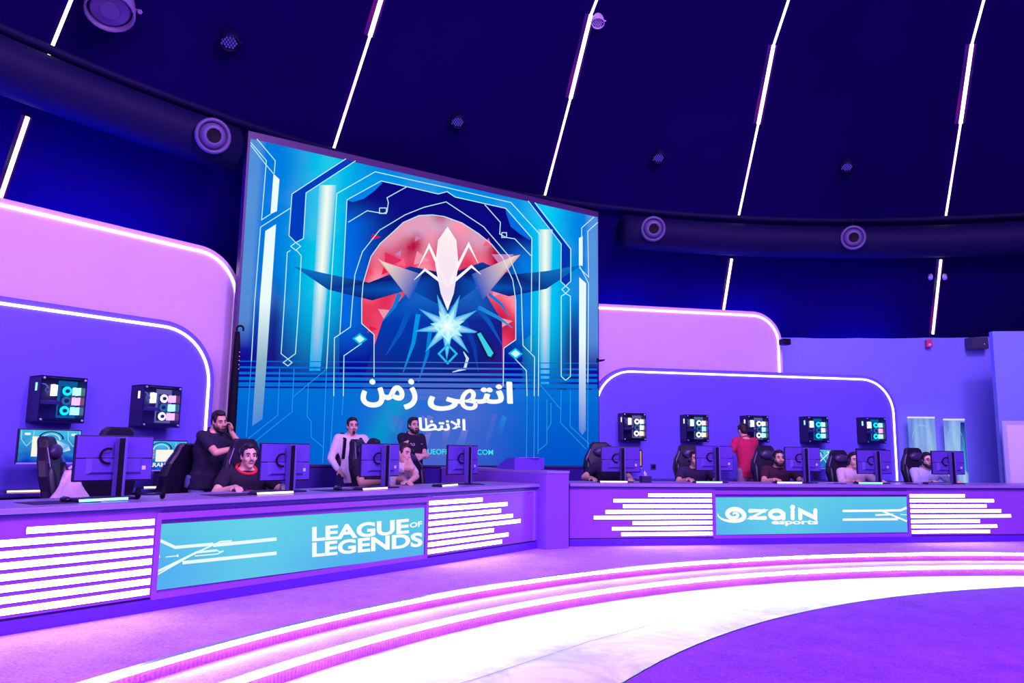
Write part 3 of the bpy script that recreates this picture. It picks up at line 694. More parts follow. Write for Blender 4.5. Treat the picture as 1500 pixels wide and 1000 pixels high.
# small wedge-shaped lectern box on it
wp = LD.hit(765, 686, 1.2)
k0 = F0+bdir*.75; k0.z = ztp
root = empty('slanted_console', k0+Vector((-.02, .0, 0)), 0, 'dark violet wedge-shaped console box on top of the corner counter', 'console')
w0 = vray(754, 680, k0.y); w1 = vray(797, 680, k0.y+.1); w2 = vray(735, 680, k0.y+.3)
zt2 = vray(770, 670.5, k0.y).z
bm = BM(); base = [w0, w1, w1+Vector((-.05, .5, 0)), w0+Vector((-.27, .5, 0))]
o1 = k0+Vector((-.02, 0, 0))
lo_ = [Vector((p.x-o1.x, p.y-o1.y, 0.002)) for p in base]; up = [Vector((p.x-o1.x, p.y-o1.y, zt2-ztp)) for p in base]; up[3] = up[0].lerp(up[3], .35)
loft(bm, [lo_, up]); bmo('box', bm, mat('console_paint', rgb(112, 62, 225), .45), root)
bm = BM(); box(bm, up[0].x+.05, up[0].x+.32, up[0].y+.03, up[0].y+.12, up[0].z, up[0].z+.006); bmo('top_plate', bm, M_TOP, root)

# ================================================================== DESK DISPLAYS
def display(L, quad, label, draw):
    o = L.hit(*quad[3], 0); root = empty('desk_display', o, 0, label, 'display', 'displays set into the desk fronts')
    nn = Vector((-L.n.x, -L.n.y, 0))
    A = Art(lambda x, y: L.hit(x, y, -.014), nn, o)
    def base(x, y):
        u = (x-quad[0][0])/(quad[1][0]-quad[0][0]); v = (y-quad[0][1])/60
        c = mix(rgb(92, 200, 232), rgb(82, 172, 242), v+.1*noise.noise(Vector((x*.05, y*.05, 0)))); return mix(c, rgb(105, 215, 232), gauss(u-.35, .25)*.6)
    A.grid(quad, 40, 12, base, 0); draw(A); A.done('picture', root)
    bm = BM(); c = [L.hit(*q, -.0125)-o for q in quad]; d = [L.hit(*q, -.002)-o for q in quad]; loft(bm, [c, d]); bmo('housing', bm, M_BLACK, root)
def drawL(A):
    A.text('LEAGUE', [(457, 771.5), (599, 759), (599, 781), (457, 793)], WT, 2, .035)
    A.text('OF', [(600, 765.5), (618, 762.5), (618, 771), (600, 773)], WT, 2, .03)
    A.text('LEGENDS', [(457, 794.5), (619, 779), (619, 800), (457, 816)], WT, 2, .035)
    f = lambda x, y: (x/3.3333, 700+y/3.3333)
    A.line([f(782, 305), f(855, 338), f(1040, 322)], 4.6, W1, 2); A.line([f(1040, 328), f(1350, 297)], 5.0, W1, 2)
    A.line([f(890, 413), f(1350, 366)], 5.0, W1, 2); A.line([f(768, 455), f(960, 362), f(1060, 352)], 3.2, W1, 3); A.line([f(768, 470), f(940, 372)], 2.2, W1, 3)
    A.line([f(960, 362), f(1075, 310), f(1130, 306)], 2.2, W1, 3); A.line([f(950, 380), f(1060, 370), f(1090, 355)], 1.6, W1, 3)
    A.line([f(808, 385), f(865, 379)], 1.4, W1, 3); A.line([f(862, 379), f(870, 378)], 4, W1, 3); A.line([f(766, 384), f(780, 383)], 3.5, W1, 3); A.line([f(1062, 352), f(1070, 360), f(1092, 355)], 1.4, W1, 3)
display(LD, [(234.6, 767.4), (621.6, 743.2), (620.6, 813), (228.3, 864.4)], 'blue display in the near left desk front showing white block lettering', drawL)
def drawR(A):
    g = lambda x, y: (1000+x/5.357, 690+y/5.357)
    w = 6.2
    def dot(p, r):
        for i in range(10): A.poly([p, (p[0]+r*cos(2*pi*i/10), p[1]+r*sin(2*pi*i/10)), (p[0]+r*cos(2*pi*(i+1)/10), p[1]+r*sin(2*pi*(i+1)/10))], WT, 3)
    def stroke(ps, w=w):
        A.line(ps, w, WT, 2); 
        for p in ps: dot(p, w/2)
    stroke([g(528, 310), g(640, 310), g(535, 366), g(645, 366)], 6.0)                         # z
    n = 18; stroke([g(735+50*cos(t), 338+30*sin(t)) for t in [radians(20+i*320/n) for i in range(n+1)]][::1], 6.0); stroke([g(790, 330), g(790, 370)], 6)      # a
    stroke([g(862, 310), g(862, 370)], 6.0); dot(g(862, 282), 3.9)                               # i
    stroke([g(922, 370), g(922, 308), g(1040, 366), g(1040, 305)], 6.0)                          # N
    A.text('esports', [g(697, 382), g(1062, 382), g(1062, 428), g(697, 428)], WT, 3, .04)
    # swirl
    pts = []; ws = []
    for i in range(64):
        t = i/63; a = radians(188-t*700); r = (1-t)**.72
        pts.append(g(402+(128 if t < .12 else 128-40*min(1, (t-.12)/.2))*r*cos(a), 338+60*r*sin(a))); ws.append(min(1+t*28, 6.6)*(1 if t < .5 else max(.35, 1-(t-.5)*1.3)))
    A.line(pts, ws, WT, 2)
    h = lambda x, y: (1140+x/4.1667, 690+y/4.1667)
    for ps, w_ in (([h(392, 242), h(640, 240), h(745, 238), h(783, 222)], 3.4), ([h(392, 295), h(730, 292)], 3.4), ([h(620, 236), h(690, 266), h(785, 305)], 2.6), ([h(592, 267), h(700, 263)], 2.4), ([h(745, 264), h(783, 265)], 1)):
        A.line(ps, w_, WT, 3)
display(RD, [(1047.6, 728.4), (1327.9, 727.2), (1329.4, 779.2), (1048.2, 783.1)], 'blue display in the far right desk front showing a white swirl and lettering', drawR)

# ================================================================== COMPUTERS ON THE WALL
RB = [rgb(0, 225, 235), rgb(255, 60, 150), rgb(80, 255, 160), rgb(120, 80, 255), rgb(255, 190, 60), rgb(40, 130, 255)]
def em2(c, s=2.2):
    return emat('rgb_%02x%02x%02x_%d' % (int(c[0]*255), int(c[1]*255), int(c[2]*255), int(s*10)), c, s)
def pc_case(L, px, py, label, hues, t=2.72, w=.44, h=.46, grp='computers mounted on the wall'):
    s_, z_ = L.sz(px, py, t); d = TW-t
    root = empty('computer_case', L.P(s_, TW, z_), L.rot, label, 'computer', grp)
    bm = BM(); x0, x1, z0, z1 = -w/2, w/2, -h/2, h/2
    box(bm, x0, x1, -.012, -.002, z0, z1); box(bm, x0, x0+.012, -d+.01, -.012, z0, z1); box(bm, x1-.012, x1, -d+.01, -.012, z0, z1)
    box(bm, x0, x1, -d+.01, -.012, z0, z0+.014); box(bm, x0, x1, -d+.01, -.012, z1-.014, z1); bmo('case_shell', bm, M_PLAST, root)
    bm = BM(); box(bm, x0+.02, x1-.02, -.09, -.07, z0+.02, z1-.02); bmo('motherboard', bm, mat('pc_board', (.02, .015, .09), .4), root)
    for i, (fx, fz) in enumerate(((.085, .095), (.085, -.005), (.075, -.105))):      # ring fans
        c = hues[0] if i != 1 else (.05, .25, .4)
        bm = BM(); torus(bm, (fx, -.15, fz), (0, 1, 0), .034, .012, 20, 6); f_ = bmo('fan', bm, em2(c, 4 if i != 1 else 1), root)
        bm = BM(); box(bm, fx-.052, fx+.052, -.146, -.12, fz-.048, fz+.048); lathe(bm, [(.022, .0), (.02, .02), (.001, .022)], (fx, -.150, fz), (0, -1, 0), 12); bmo('fan_frame', bm, mat('pc_fan', (.0, .05, .11), .4), f_)
    for i, fz in enumerate((.095, -.005, -.105)):                                     # side fans seen edge-on
        c = hues[1+i % 3]
        bm = BM(); 
        for k in range(3): box(bm, .140+k*.024, .149+k*.024, -.20, -.1, fz-.040+.008*(k % 2), fz+.038-.008*(k % 2))
        bmo('side_fan', bm, em2(mix(c, (1, 1, 1), .35), 3), root)
    bm = BM(); box(bm, -.055, -.04, -.17, -.1, .04, .155); box(bm, -.032, -.017, -.17, -.1, .04, .15); bmo('memory_stick', bm, em2(mix(hues[4], (1, 1, 1), .6), 3), root)
    bm = BM(); torus(bm, (-.10, -.15, .095), (0, 1, 0), .022, .003, 18, 5); tube(bm, [(-.10, -.15, .12), (-.13, -.16, .15), (-.16, -.15, .155)], .006, 6); bmo('pump', bm, em2((.12, .2, .8), 1.2), root)
    bm = BM(); box(bm, .02, x1-.015, -.094, -.091, z0+.03, z1-.03); bmo('painted_fan_glow', bm, em2(mix(hues[0], (0, .12, .7), .6), .55), root)  # emissive plate added for the fans' blue light on the board
    bm = BM(); box(bm, x0+.015, -.0, -.22, -.10, -.05, -.012, bev=.004); bmo('graphics_card', bm, mat('pc_gpu', (.10, .07, .26), .35), root)
    bm = BM(); box(bm, x0+.02, x1-.02, -.09, -.2, z0+.03, z0+.05); bmo('cable_cover', bm, M_PLAST, root)
    # tinted glass front with four screws
    g = 'pc_glass'
    if g not in MATS:
        m = bpy.data.materials.new(g); m.use_nodes = True; nt = m.node_tree; nt.nodes.clear()
        tr = nt.nodes.new('ShaderNodeBsdfTransparent'); tr.inputs[0].default_value = (.8, .8, .95, 1); gl = nt.nodes.new('ShaderNodeBsdfGlossy'); gl.inputs['Roughness'].default_value = .15; gl.inputs[0].default_value = (.5, .4, .9, 1)
        mx = nt.nodes.new('ShaderNodeMixShader'); mx.inputs[0].default_value = .10; o = nt.nodes.new('ShaderNodeOutputMaterial')
        nt.links.new(tr.outputs[0], mx.inputs[1]); nt.links.new(gl.outputs[0], mx.inputs[2]); nt.links.new(mx.outputs[0], o.inputs[0]); MATS[g] = m
    bm = BM(); box(bm, x0, x1, -d, -d+.004, z0, z1); bmo('glass_panel', bm, MATS[g], root)
    for sx in (-1, 1):
        for sz_ in (-1, 1):
            bm = BM(); lathe(bm, [(.011, 0), (.011, .010), (.001, .012)], (sx*(w/2-.025), -d, sz_*(h/2-.025)), (0, -1, 0), 12); bmo('screw', bm, mat('screw_metal', (.7, .65, .9), .3, .6), root)
    bm = BM(); box(bm, x0-.003, x0-.001, -.2, -.16, .08, .16); bmo('side_light', bm, em2(mix(hues[0], (1, 1, 1), .3), 1.5), root)
    return root
C, P_, G, V_, Y_, B_ = RB
wc = mix(C, (1, 1, 1), .6)
pc_case(LD, 93, 585, 'nearest computer case on the left wall, glowing all cyan inside', (C, G, P_, C, Y_))
pc_case(LD, 238, 595, 'computer case with pale pink and cyan fans on the left wall, near the light edge', (mix(P_, (1, 1, 1), .7), P_, C, P_, wc))
pc_case(RD, 930, 625, 'left-most computer case on the right wall, nearest the giant screen', (mix(P_, (1, 1, 1), .8), wc, wc, Y_, Y_), w=.40)
pc_case(RD, 1022, 627, 'second computer case on the right wall, above the player beside the red shirt', (wc, mix(P_, (1, 1, 1), .4), C, Y_, G), w=.40)
pc_case(RD, 1111, 628, 'middle computer case on the right wall, partly behind the head of the man in red', (mix(V_, (1, 1, 1), .8), wc, C, G, wc), w=.40)
pc_case(RD, 1199, 629, 'fourth computer case on the right wall, above a lit poster monitor', (C, G, mix(V_, (1, 1, 1), .4), C, Y_), w=.40)
pc_case(RD, 1284, 630, 'right-most computer case on the right wall, beside the vertical light edge', (C, C, P_, G, Y_), w=.40)

# ================================================================== MONITORS SEEN FROM BEHIND
def monitor_back(L, px, t, label, w=.56, zt=None, z0=ZT, pxt=None):
    s_, _ = L.sz(px, 690, t)
    root = empty('monitor', L.P(s_, t, z0), L.rot, label, 'monitor', None)
    h = .345; b = (zt or 1.42)-z0-h
    bm = BM(); box(bm, -w/2, w/2, .045, .065, b, b+h, bev=.006)          # slim outer shell, screen side is +y
    bmo('shell', bm, M_PLAST, root)
    bm = BM()
    box(bm, -w/2+.012, w/2-.012, .038, .046, b+h*.5+.004, b+h-.010); box(bm, -w/2+.012, w/2-.012, .034, .046, b+.012, b+h*.5-.004)
    loft(bm, [[(-w*.36, .036, b+.05), (w*.36, .036, b+.05), (w*.36, .036, b+h*.5), (-w*.36, .036, b+h*.5)], [(-w*.30, .012, b+.07), (w*.30, .012, b+.07), (w*.30, .012, b+h*.47), (-w*.30, .012, b+h*.47)]])
    bmo('back_cover', bm, M_BACK, root)
    bm = BM(); box(bm, -w/2+.01, w/2-.01, .0655, .0675, b+.012, b+h-.01); bmo('screen', bm, emat('mon_glow', rgb(90, 120, 235), 1.3), root)
    bm = BM(); box(bm, .0+.012, .034, -.075, .012, 0.012, b+h-.01, bev=.006); box(bm, -.030, .012, -.07, -.0, 0.012, b+h-.015, bev=.006); stand = bmo('stand', bm, M_POLE, root)
    bm = BM(); box(bm, -.03, .011, -.072, -.069, .012, b+h-.02); bmo('stand_groove', bm, M_BLACK, stand)
    bm = BM(); torus(bm, (-.075, -.01, b+h*.55), (.3, 1, 0), .055, .009, 18, 6, 1.2, 5.0); bmo('headset_hook', bm, M_BLACK, stand)
    bm = BM(); box(bm, -.12, .12, -.13, .10, 0.0, .014, bev=.005); bmo('base', bm, M_PLAST, root)
    bm = BM(); box(bm, w*.31, w*.40, .0325, .0338, b+.085, b+.115); bmo('sticker', bm, M_STICK, root)
    return root
monitor_back(LD, 171, .42, 'nearest monitor on the left desk, seen from behind, at far left of the photo', w=.60, zt=1.475)
monitor_back(LD, 422, .42, 'monitor seen from behind in front of the mustached player on the left desk', zt=1.44)
monitor_back(LD, 561, .42, 'monitor seen from behind on the left desk below the man in the white shirt', zt=1.455)
monitor_back(LD, 682, .42, 'last monitor seen from behind on the left desk, nearest the corner counter', zt=1.455)
monitor_back(RD, 911, .42, 'left-most monitor seen from behind on the right desk, nearest the corner counter', zt=1.47)
monitor_back(RD, 1049, .42, 'monitor seen from behind on the right desk, just left of the man in red', zt=1.50)
monitor_back(RD, 1179, .42, 'monitor seen from behind on the right desk, beside the player in dark red', zt=1.50)
monitor_back(RD, 1284, .42, 'monitor seen from behind on the right desk beside the player in the pink shirt', zt=1.475)
monitor_back(RD, 1393, .42, 'right-most monitor seen from behind, beside the bearded player in the pale blue shirt', zt=1.475)

# ------------------------------------------------------------------ back tables along the walls
def table(L, s0, s1, label, zt=.96, t0=2.25, t1=2.92):
    root = empty('wall_table', L.P(s0, t0, S), L.rot, label, 'table'); w = s1-s0; d = t1-t0
    bm = BM(); box(bm, 0, w, 0, d, zt-.035-S, zt-S, bev=.006); bmo('tabletop', bm, mat('dark_tabletop', (.05, .025, .3), .4), root)
    bm = BM(); box(bm, .05, w-.05, d-.06, d-.03, .25, zt-.04-S); bmo('modesty_panel', bm, M_DESKD, root)
    for x in (0.03, w/2, w-.08):
        for y in (.05, d-.12):
            bm = BM(); box(bm, x, x+.05, y, y+.05, 0, zt-.036-S); bmo('leg', bm, M_DESKD, root)
table(LD, -1.9, 2.9, 'long dark table along the left wall under the computer cases')
table(RD, 1.75, 6.7, 'long dark table along the right wall under the computer cases')
def monitor_front(L, quad, t, label, draw, zt=.96, z0t=None):
    A_, B2 = L.sz(*quad[3], t), L.sz(*quad[2], t); C_ = L.sz(*quad[0], t); D_ = L.sz(*quad[1], t)
    s0, s1 = min(A_[0], C_[0]), max(B2[0], D_[0]); z0 = max(A_[1], zt+.06); z1 = C_[1]
    root = empty('poster_monitor', L.P((s0+s1)/2, t, zt), L.rot, label, 'monitor'); w = s1-s0; o = L.P((s0+s1)/2, t, zt)
    bm = BM(); box(bm, -w/2-.012, w/2+.012, .004, .035, z0-zt-.014, z1-zt+.012, bev=.005); bmo('shell', bm, M_PLAST, root)
    bm = BM(); box(bm, -w/2-.010, w/2+.010, -.002, .004, z0-zt-.016, z0-zt-.002); bmo('bottom_bezel', bm, mat('bezel', (.45, .4, .8), .3), root)
    bm = BM(); box(bm, -.03, .03, .035, .07, .0, (z0-zt)+.15, bev=.005); box(bm, -.12, .12, -.04, .12, 0, .012, bev=.004); bmo('stand', bm, M_PLAST, root)
    # art in local frame
    a = Art(lambda x, y: Vector((-w/2+w*x, -.0005, z0-zt+(z1-z0)*(1-y))), Vector((0, -1, 0)), Vector((0, 0, 0))); draw(a)
    me = bpy.data.meshes.new('picture'); a.bm.to_mesh(me); a.bm.free(); link('picture', me, PIC, root)
def poster(kind):
    def f(a):
        bgc = lambda x, y: mix(rgb(70, 190, 235), rgb(5, 60, 190), y*1.0+.3*noise.noise(Vector((x*5, y*5, kind))))
        a.grid([(0, 0), (1, 0), (1, 1), (0, 1)], 24, 16, bgc, 0)
        for cx in (.12, .88):
            a.line([(cx-.1, .02), (cx-.09, .3), (cx, .5), (cx+.09, .3), (cx+.1, .02)], .014, rgb(160, 215, 220), 1); a.poly([(cx-.045, .09), (cx+.045, .09), (cx+.045, .16), (cx-.045, .16)], W1, 2)
        a.line([(.5+.2*cos(t), .28-.24*sin(t)) for t in [i*pi/12 for i in range(13)]], .03, rgb(20, 30, 100), 2); a.line([(.5+.15*cos(t), .30-.19*sin(t)) for t in [i*pi/12 for i in range(13)]], .02, rgb(200, 240, 240), 2)
        if kind == 0:
            a.poly([(.2, .2), (.42, .2), (.42, .82), (.2, .82)], rgb(250, 245, 225), 3); a.poly([(.5, .24), (.8, .45), (.84, .62), (.6, .75), (.42, .8)], [rgb(240, 250, 230), rgb(90, 170, 245), rgb(225, 240, 245), rgb(60, 160, 240), rgb(230, 250, 250)], 3)
        if kind == 1:
            a.poly([(.40, .3), (.74, .3), (.74, .72), (.40, .72)], rgb(248, 248, 236), 3); a.text('ARAM', [(.26, .76), (.60, .76), (.60, .9), (.26, .9)], WT, 4, .02)
            a.poly([(.30, .34), (.37, .34), (.37, .38), (.33, .38), (.33, .44), (.37, .44), (.37, .48), (.33, .48), (.33, .56), (.37, .56), (.37, .6), (.30, .6)], rgb(250, 120, 60), 4); a.poly([(.82, .1), (.97, .1), (.97, .9), (.86, .9)], rgb(205, 240, 225), 3)
        if kind == 2: a.line([(.05, .1), (.5, .8), (.95, .1)], .03, W1, 3); a.line([(.3, .95), (.62, .3), (.9, .9)], .02, rgb(190, 250, 250), 3)
    return f
def warm(a):
    a.grid([(0, 0), (1, 0), (1, 1), (0, 1)], 10, 6, lambda x, y: mix(rgb(20, 20, 90), rgb(40, 30, 150), y), 0)
    a.poly([(0, .02), (.42, .02), (.42, .5), (0, .5)], rgb(250, 235, 235), 1); a.poly([(.42, .06), (.6, .06), (.6, .5), (.42, .5)], rgb(255, 200, 90), 1); a.poly([(.66, .04), (.98, .04), (.98, .2), (.66, .2)], rgb(250, 190, 60), 1); a.poly([(.92, .2), (.98, .2), (.98, .9), (.92, .9)], rgb(250, 170, 60), 1)
def dim(a): a.grid([(0, 0), (1, 0), (1, 1), (0, 1)], 6, 6, lambda x, y: mix(rgb(30, 20, 130), rgb(70, 90, 190), y), 0)
monitor_front(LD, [(32, 629), (119, 631), (111, 676), (25, 677)], 2.55, 'bright poster monitor on the left wall table, under the cyan computer case', poster(0))
monitor_front(LD, [(200, 645.5), (273.5, 647), (268, 689), (195, 688)], 2.55, 'poster monitor on the left wall table with white lettering, beside the leaning man', poster(1))
monitor_front(RD, [(900, 659), (940, 659), (940, 684), (900, 684)], 2.6, 'monitor with white and orange picture on the right wall table, left-most there', warm)
monitor_front(RD, [(1175, 658), (1218, 658), (1215, 685), (1175, 685)], 2.6, 'monitor with cyan poster picture on the right wall table', poster(2))
monitor_front(RD, [(1256.5, 657.5), (1297, 657.5), (1297, 682), (1256.5, 682)], 2.6, 'dim dark monitor on the right wall table, under the right-most computer case', dim)

# ------------------------------------------------------------------ keyboards, mice and small things
def rotloc(L, px, py, t, z): s_, _ = L.sz(px, py, t); return L.P(s_, t, z)
def keyboard(L, px, t, label, glow, rz=0, z=ZT, w=.38):
    root = empty('keyboard', rotloc(L, px, 705, t, z+.001), L.rot+rz, label, 'keyboard')
    bm = BM(); box(bm, -w/2, w/2, -.065, .065, .0, .018, bev=.004); bmo('case', bm, M_PLAST, root)
    bm = BM()
    for r in range(5):
        for k in range(14): x = -w/2+.012+k*(w-.024)/14; box(bm, x, x+.021, -.056+r*.0225, -.038+r*.0225, .018, .026)
    bmo('keys', bm, mat('keycaps', (.04, .03, .08), .4), root)
    bm = BM(); box(bm, -w/2+.005, w/2-.005, -.0665, -.058, .004, .021); bmo('light_bar', bm, em2(glow, 2.5), root)
def mouse(L, px, t, label, z=ZT, rz=0):
    bm = BM(); ellip(bm, (0, 0, .016), (.031, .058, .021), 14, 9); 
    root = empty('computer_mouse', rotloc(L, px, 705, t, z+.004), L.rot+rz, label, 'mouse')
    bmo('body', bm, M_PLAST, root, True); bm = BM(); box(bm, -.004, .004, .012, .034, .03, .0395, bev=.001); bmo('scroll_wheel', bm, em2(rgb(80, 160, 255), 1), root)
keyboard(LD, 147, .26, 'keyboard with cyan light bar under the nearest monitor', mix(C, (1, 1, 1), .3), .12)
keyboard(LD, 398, .20, 'keyboard with pale yellow light bar under the mustached player\'s monitor', rgb(255, 240, 190), .0)
keyboard(LD, 543, .20, 'keyboard with pink light bar below the white-shirted man', rgb(255, 190, 225), .12)
keyboard(LD, 652, .22, 'keyboard lying beside the last monitor on the left desk', rgb(215, 215, 255), .25)
keyboard(RD, 897, .24, 'keyboard with pale light bar nearest the corner counter on the right desk', rgb(255, 215, 245), 0)
keyboard(RD, 1036, .24, 'keyboard with green-white light bar left of the man in red', rgb(190, 255, 220), 0)
keyboard(RD, 1153, .24, 'keyboard with cyan light bar in front of the dark red shirt', rgb(190, 240, 255), 0)
keyboard(RD, 1271, .24, 'keyboard with green light bar in front of the pink shirt', rgb(150, 255, 220), 0)
keyboard(RD, 1372, .24, 'dark keyboard in front of the pale blue shirt', rgb(60, 50, 140), 0)
keyboard(LD, 44, 2.4, 'keyboard with warm light bar on the left wall table below the bright poster monitor', rgb(255, 190, 190), -.2, z=.96)
keyboard(LD, 232, 2.4, 'keyboard with white light bar on the left wall table below the lettered poster monitor', rgb(255, 225, 250), 0, z=.96)
mouse(LD, 98, .30, 'black mouse lying beside the cyan-lit keyboard on the left desk')
mouse(LD, 495, .28, 'black mouse on the left desk in front of the white-shirted man')
def headset(loc, rz, label, parent=None, flat=True):
    root = empty('headset', loc, rz, label, 'headset')
    bm = BM(); torus(bm, (0, 0, .045), (0, .0, 1) if flat else (0, 1, 0), .085, .011, 26, 8, 0, pi); bmo('headband', bm, M_PLAST, root, True)
    for sx in (-1, 1):
        bm = BM(); lathe(bm, [(.02, -.02), (.04, -.015), (.045, .0), (.04, .016), (.02, .02)], (sx*.085, 0, .046), (1, 0, 0), 18, close=True); bmo('ear_cushion', bm, M_BLACK, root, True)
headset(rotloc(LD, 221, 715, .22, ZT+.0), LD.rot+2.6, 'black headset lying on the left desk beside the nearest monitor')
def mousepad(L, px, t, label):
    o = rotloc(L, px, 705, t, ZT+.0005); bm = BM(); box(bm, -.22, .22, -.16, .16, 0, .003, bev=.001)
    m_ = bmo('mouse_pad', bm, mat('pad_fabric', (.03, .02, .12), .8), None); m_.location = o; m_.rotation_euler = (0, 0, L.rot); tagset(m_, label, 'mouse pad')
for L, px, lab in ((LD, 88, 'dark mouse pad at the near end of the left desk'), (LD, 345, 'dark mouse pad under the mustached player\'s hand'), (LD, 497, 'dark mouse pad on the left desk in front of the white-shirted man')): mousepad(L, px, .30, lab)
# tissue box
root = empty('tissue_box', rotloc(RD, 945.5, 705, .30, ZT), RD.rot, 'dark tissue box with a white tissue, beside the left-most monitor on the right desk', 'tissue box')
bm = BM(); box(bm, -.065, .065, -.06, .06, 0, .085, bev=.004); bmo('box', bm, mat('box_card', (.03, .02, .13), .5), root)
bm = BM(); loft(bm, [circ((0, 0, .085), (0, 0, 1), .03, 8, .012), circ((-.004, .002, .12), (0, 0, 1), .022, 8, .008, .3), circ((-.012, 0, .155), (0, 0, 1), .003, 8, .002)]); bmo('tissue', bm, mat('tissue_paper', (.8, .7, .9), .8), root, True)
# small phone stands / phones
def phone(L, px, t, label):
    root = empty('phone', rotloc(L, px, 705, t, ZT+.001), L.rot+.4, label, 'phone')
    bm = BM(); box(bm, -.038, .038, -.078, .078, 0, .009, bev=.003); bmo('body', bm, M_PLAST, root); bm = BM(); box(bm, -.033, .033, -.07, .07, .009, .0096); bmo('screen', bm, mat('phone_glass', (.25, .2, .5), .1), root)
phone(LD, 700, .25, 'phone lying at the far end of the left desk, right of its last monitor'); phone(RD, 1335, .25, 'phone lying on the right desk between the pink and pale blue shirts'); phone(RD, 1230, .22, 'phone lying on the right desk left of the pink-shirted player')
# pile of papers on the right desk
root = empty('paper_stack', rotloc(RD, 1216, 705, .45, ZT), RD.rot, 'small stack of papers on the right desk between two monitors', 'papers')
for i in range(4):
    bm = BM(); M_ = Matrix.Rotation(.1*i-.15, 4, 'Z'); box(bm, -.105, .105, -.075, .075, .001+i*.0022, .002+i*.0022, M=M_); bmo('sheet', bm, mat('paper', (.75, .7, .9), .8), root)
# black speaker and fire alarm at the rim of the right wall, little cameras above
p = on_cyl(1431, 503, 13.55); root = empty('wall_speaker', p, atan2(p.y-DC.y, p.x-DC.x)-pi/2, 'black wall speaker under the dome rim at the upper right', 'speaker')
bm = BM(); loft(bm, [[(-.17, .1, -.11), (.17, .1, -.11), (.17, .1, .11), (-.17, .1, .11)], [(-.15, -.14, -.11), (.15, -.14, -.11), (.15, -.12, .10), (-.15, -.12, .10)]]); bmo('cabinet', bm, M_PLAST, root)
bm = BM(); box(bm, -.13, .13, -.147, -.14, -.09, .085); bmo('grille', bm, mat('speaker_grille', (.03, .025, .08), .7), root)
bm = BM(); lathe(bm, [(.012, 0), (.001, .006)], (.08, -.146, -.03), (0, -1, 0), 10); bmo('badge', bm, M_STICK, root)
bm = BM(); box(bm, -.03, .03, .08, .14, -.05, .05); bmo('mount', bm, M_BLACK, root)
p = on_cyl(1361, 503, 13.6); root = empty('fire_alarm', p, atan2(p.y-DC.y, p.x-DC.x)-pi/2, 'small red fire alarm on the right wall below a ceiling light strip', 'alarm')
bm = BM(); box(bm, -.05, .05, -.03, .09, -.075, .075, bev=.01); bmo('body', bm, mat('alarm_red', (.75, .02, .12), .4), root)
bm = BM(); lathe(bm, [(.028, 0), (.024, .02), (.001, .028)], (0, -.03, -.03), (0, -1, 0), 14); bmo('strobe_lens', bm, mat('strobe', (.95, .6, .8), .2), root, True)
for px, lab in ((1363, 'tiny pale camera on the dome, left one of the pair above the right wall'), (1384, 'tiny pale camera on the dome, right one of the pair above the right wall')):
    q = dome_hit(px, 405); d = (Vector((0, 0, EYE))-q).normalized(); root = empty('security_camera', q+d*.08, 0, lab, 'camera')
    bm = BM(); lathe(bm, [(.001, -.06), (.035, -.05), (.04, .0), (.036, .06), (.001, .062)], (0, 0, 0), (d*.6+Vector((0, 0, -.6))), 14); bmo('housing', bm, mat('cam_white', (.5, .42, .8), .4), root, True)
    bm = BM(); tube(bm, [(0, 0, 0), tuple(-d*.09)], .012, 8); bmo('arm', bm, M_BLACK, root)
# small dark loudspeaker at the end of the pink panel
q = RD.hit(1149, 501, 3.05); root = empty('small_speaker', q, RD.rot, 'small dark speaker beside the corner of the pale pink panel', 'speaker')
bm = BM(); box(bm, -.06, .10, -.06, .10, -.05, .06, bev=.012); bmo('cabinet', bm, M_DUCT, root); bm = BM(); box(bm, -.045, .085, -.064, -.06, -.04, .05); bmo('grille', bm, M_BLACK, root)
# wall socket
q = RD.hit(957, 683.5, TW-.004); root = empty('wall_socket', q, RD.rot, 'dark wall socket right of the left-most desk monitor', 'socket')
bm = BM(); box(bm, -.05, .05, -.008, .003, -.05, .05, bev=.003); bmo('plate', bm, mat('socket_plate', (.05, .03, .3), .4), root); bm = BM(); box(bm, -.03, .03, -.010, -.008, -.03, .03); bmo('outlet', bm, M_BLACK, root)
# dark pole with hook left of the screen
q = LD.hit(338, 640, 2.55); b0 = Vector((q.x, q.y, S)); zt_ = LD.hit(338, 484, 2.55).z
root = empty('light_stand', b0, 0, 'tall slim black stand with a hook, left of the giant screen', 'stand')
bm = BM(); loft(bm, [circ((0, 0, .02), (0, 0, 1), .05, 8), circ((0, 0, 1.6), (0, 0, 1), .055, 8), circ((.005, 0, zt_-S-.15), (0, 0, 1), .04, 8), circ((.0, 0, zt_-S), (0, 0, 1), .03, 8)]); bmo('wrapped_pole', bm, M_BLACK, root, True)
bm = BM(); torus(bm, (.03, 0, zt_-S+.03), (0, 1, 0), .04, .012, 16, 6, -.6, 3.6); bmo('hook', bm, M_BLACK, root, True)
for i in range(3):
    a = i*2.1+.4; bm = BM(); tube(bm, [(0, 0, .35), (.3*cos(a), .3*sin(a), .012)], .012, 6); bmo('leg', bm, M_BLACK, root)
bm = BM(); 
for k in range(5): lathe(bm, [(.008, 0), (.001, .004)], (.05, -.02, zt_-S-.25-k*.05), (.9, -.4, 0), 6)
bmo('buttons', bm, M_STICK, root)
q = RD.hit(881, 527.5, 2.8); root = empty('cable_hook', q, RD.rot, 'small black hook sticking out at the right edge of the giant screen', 'hook')
bm = BM(); tube(bm, [(-.06, .0, -.01), (0.02, 0, 0), (.06, 0, .012)], [.022, .016, .01], 8); bmo('arm', bm, M_BLACK, root); bm = BM(); box(bm, -.075, -.055, -.03, .03, -.035, .03); bmo('plate', bm, M_BLACK, root)
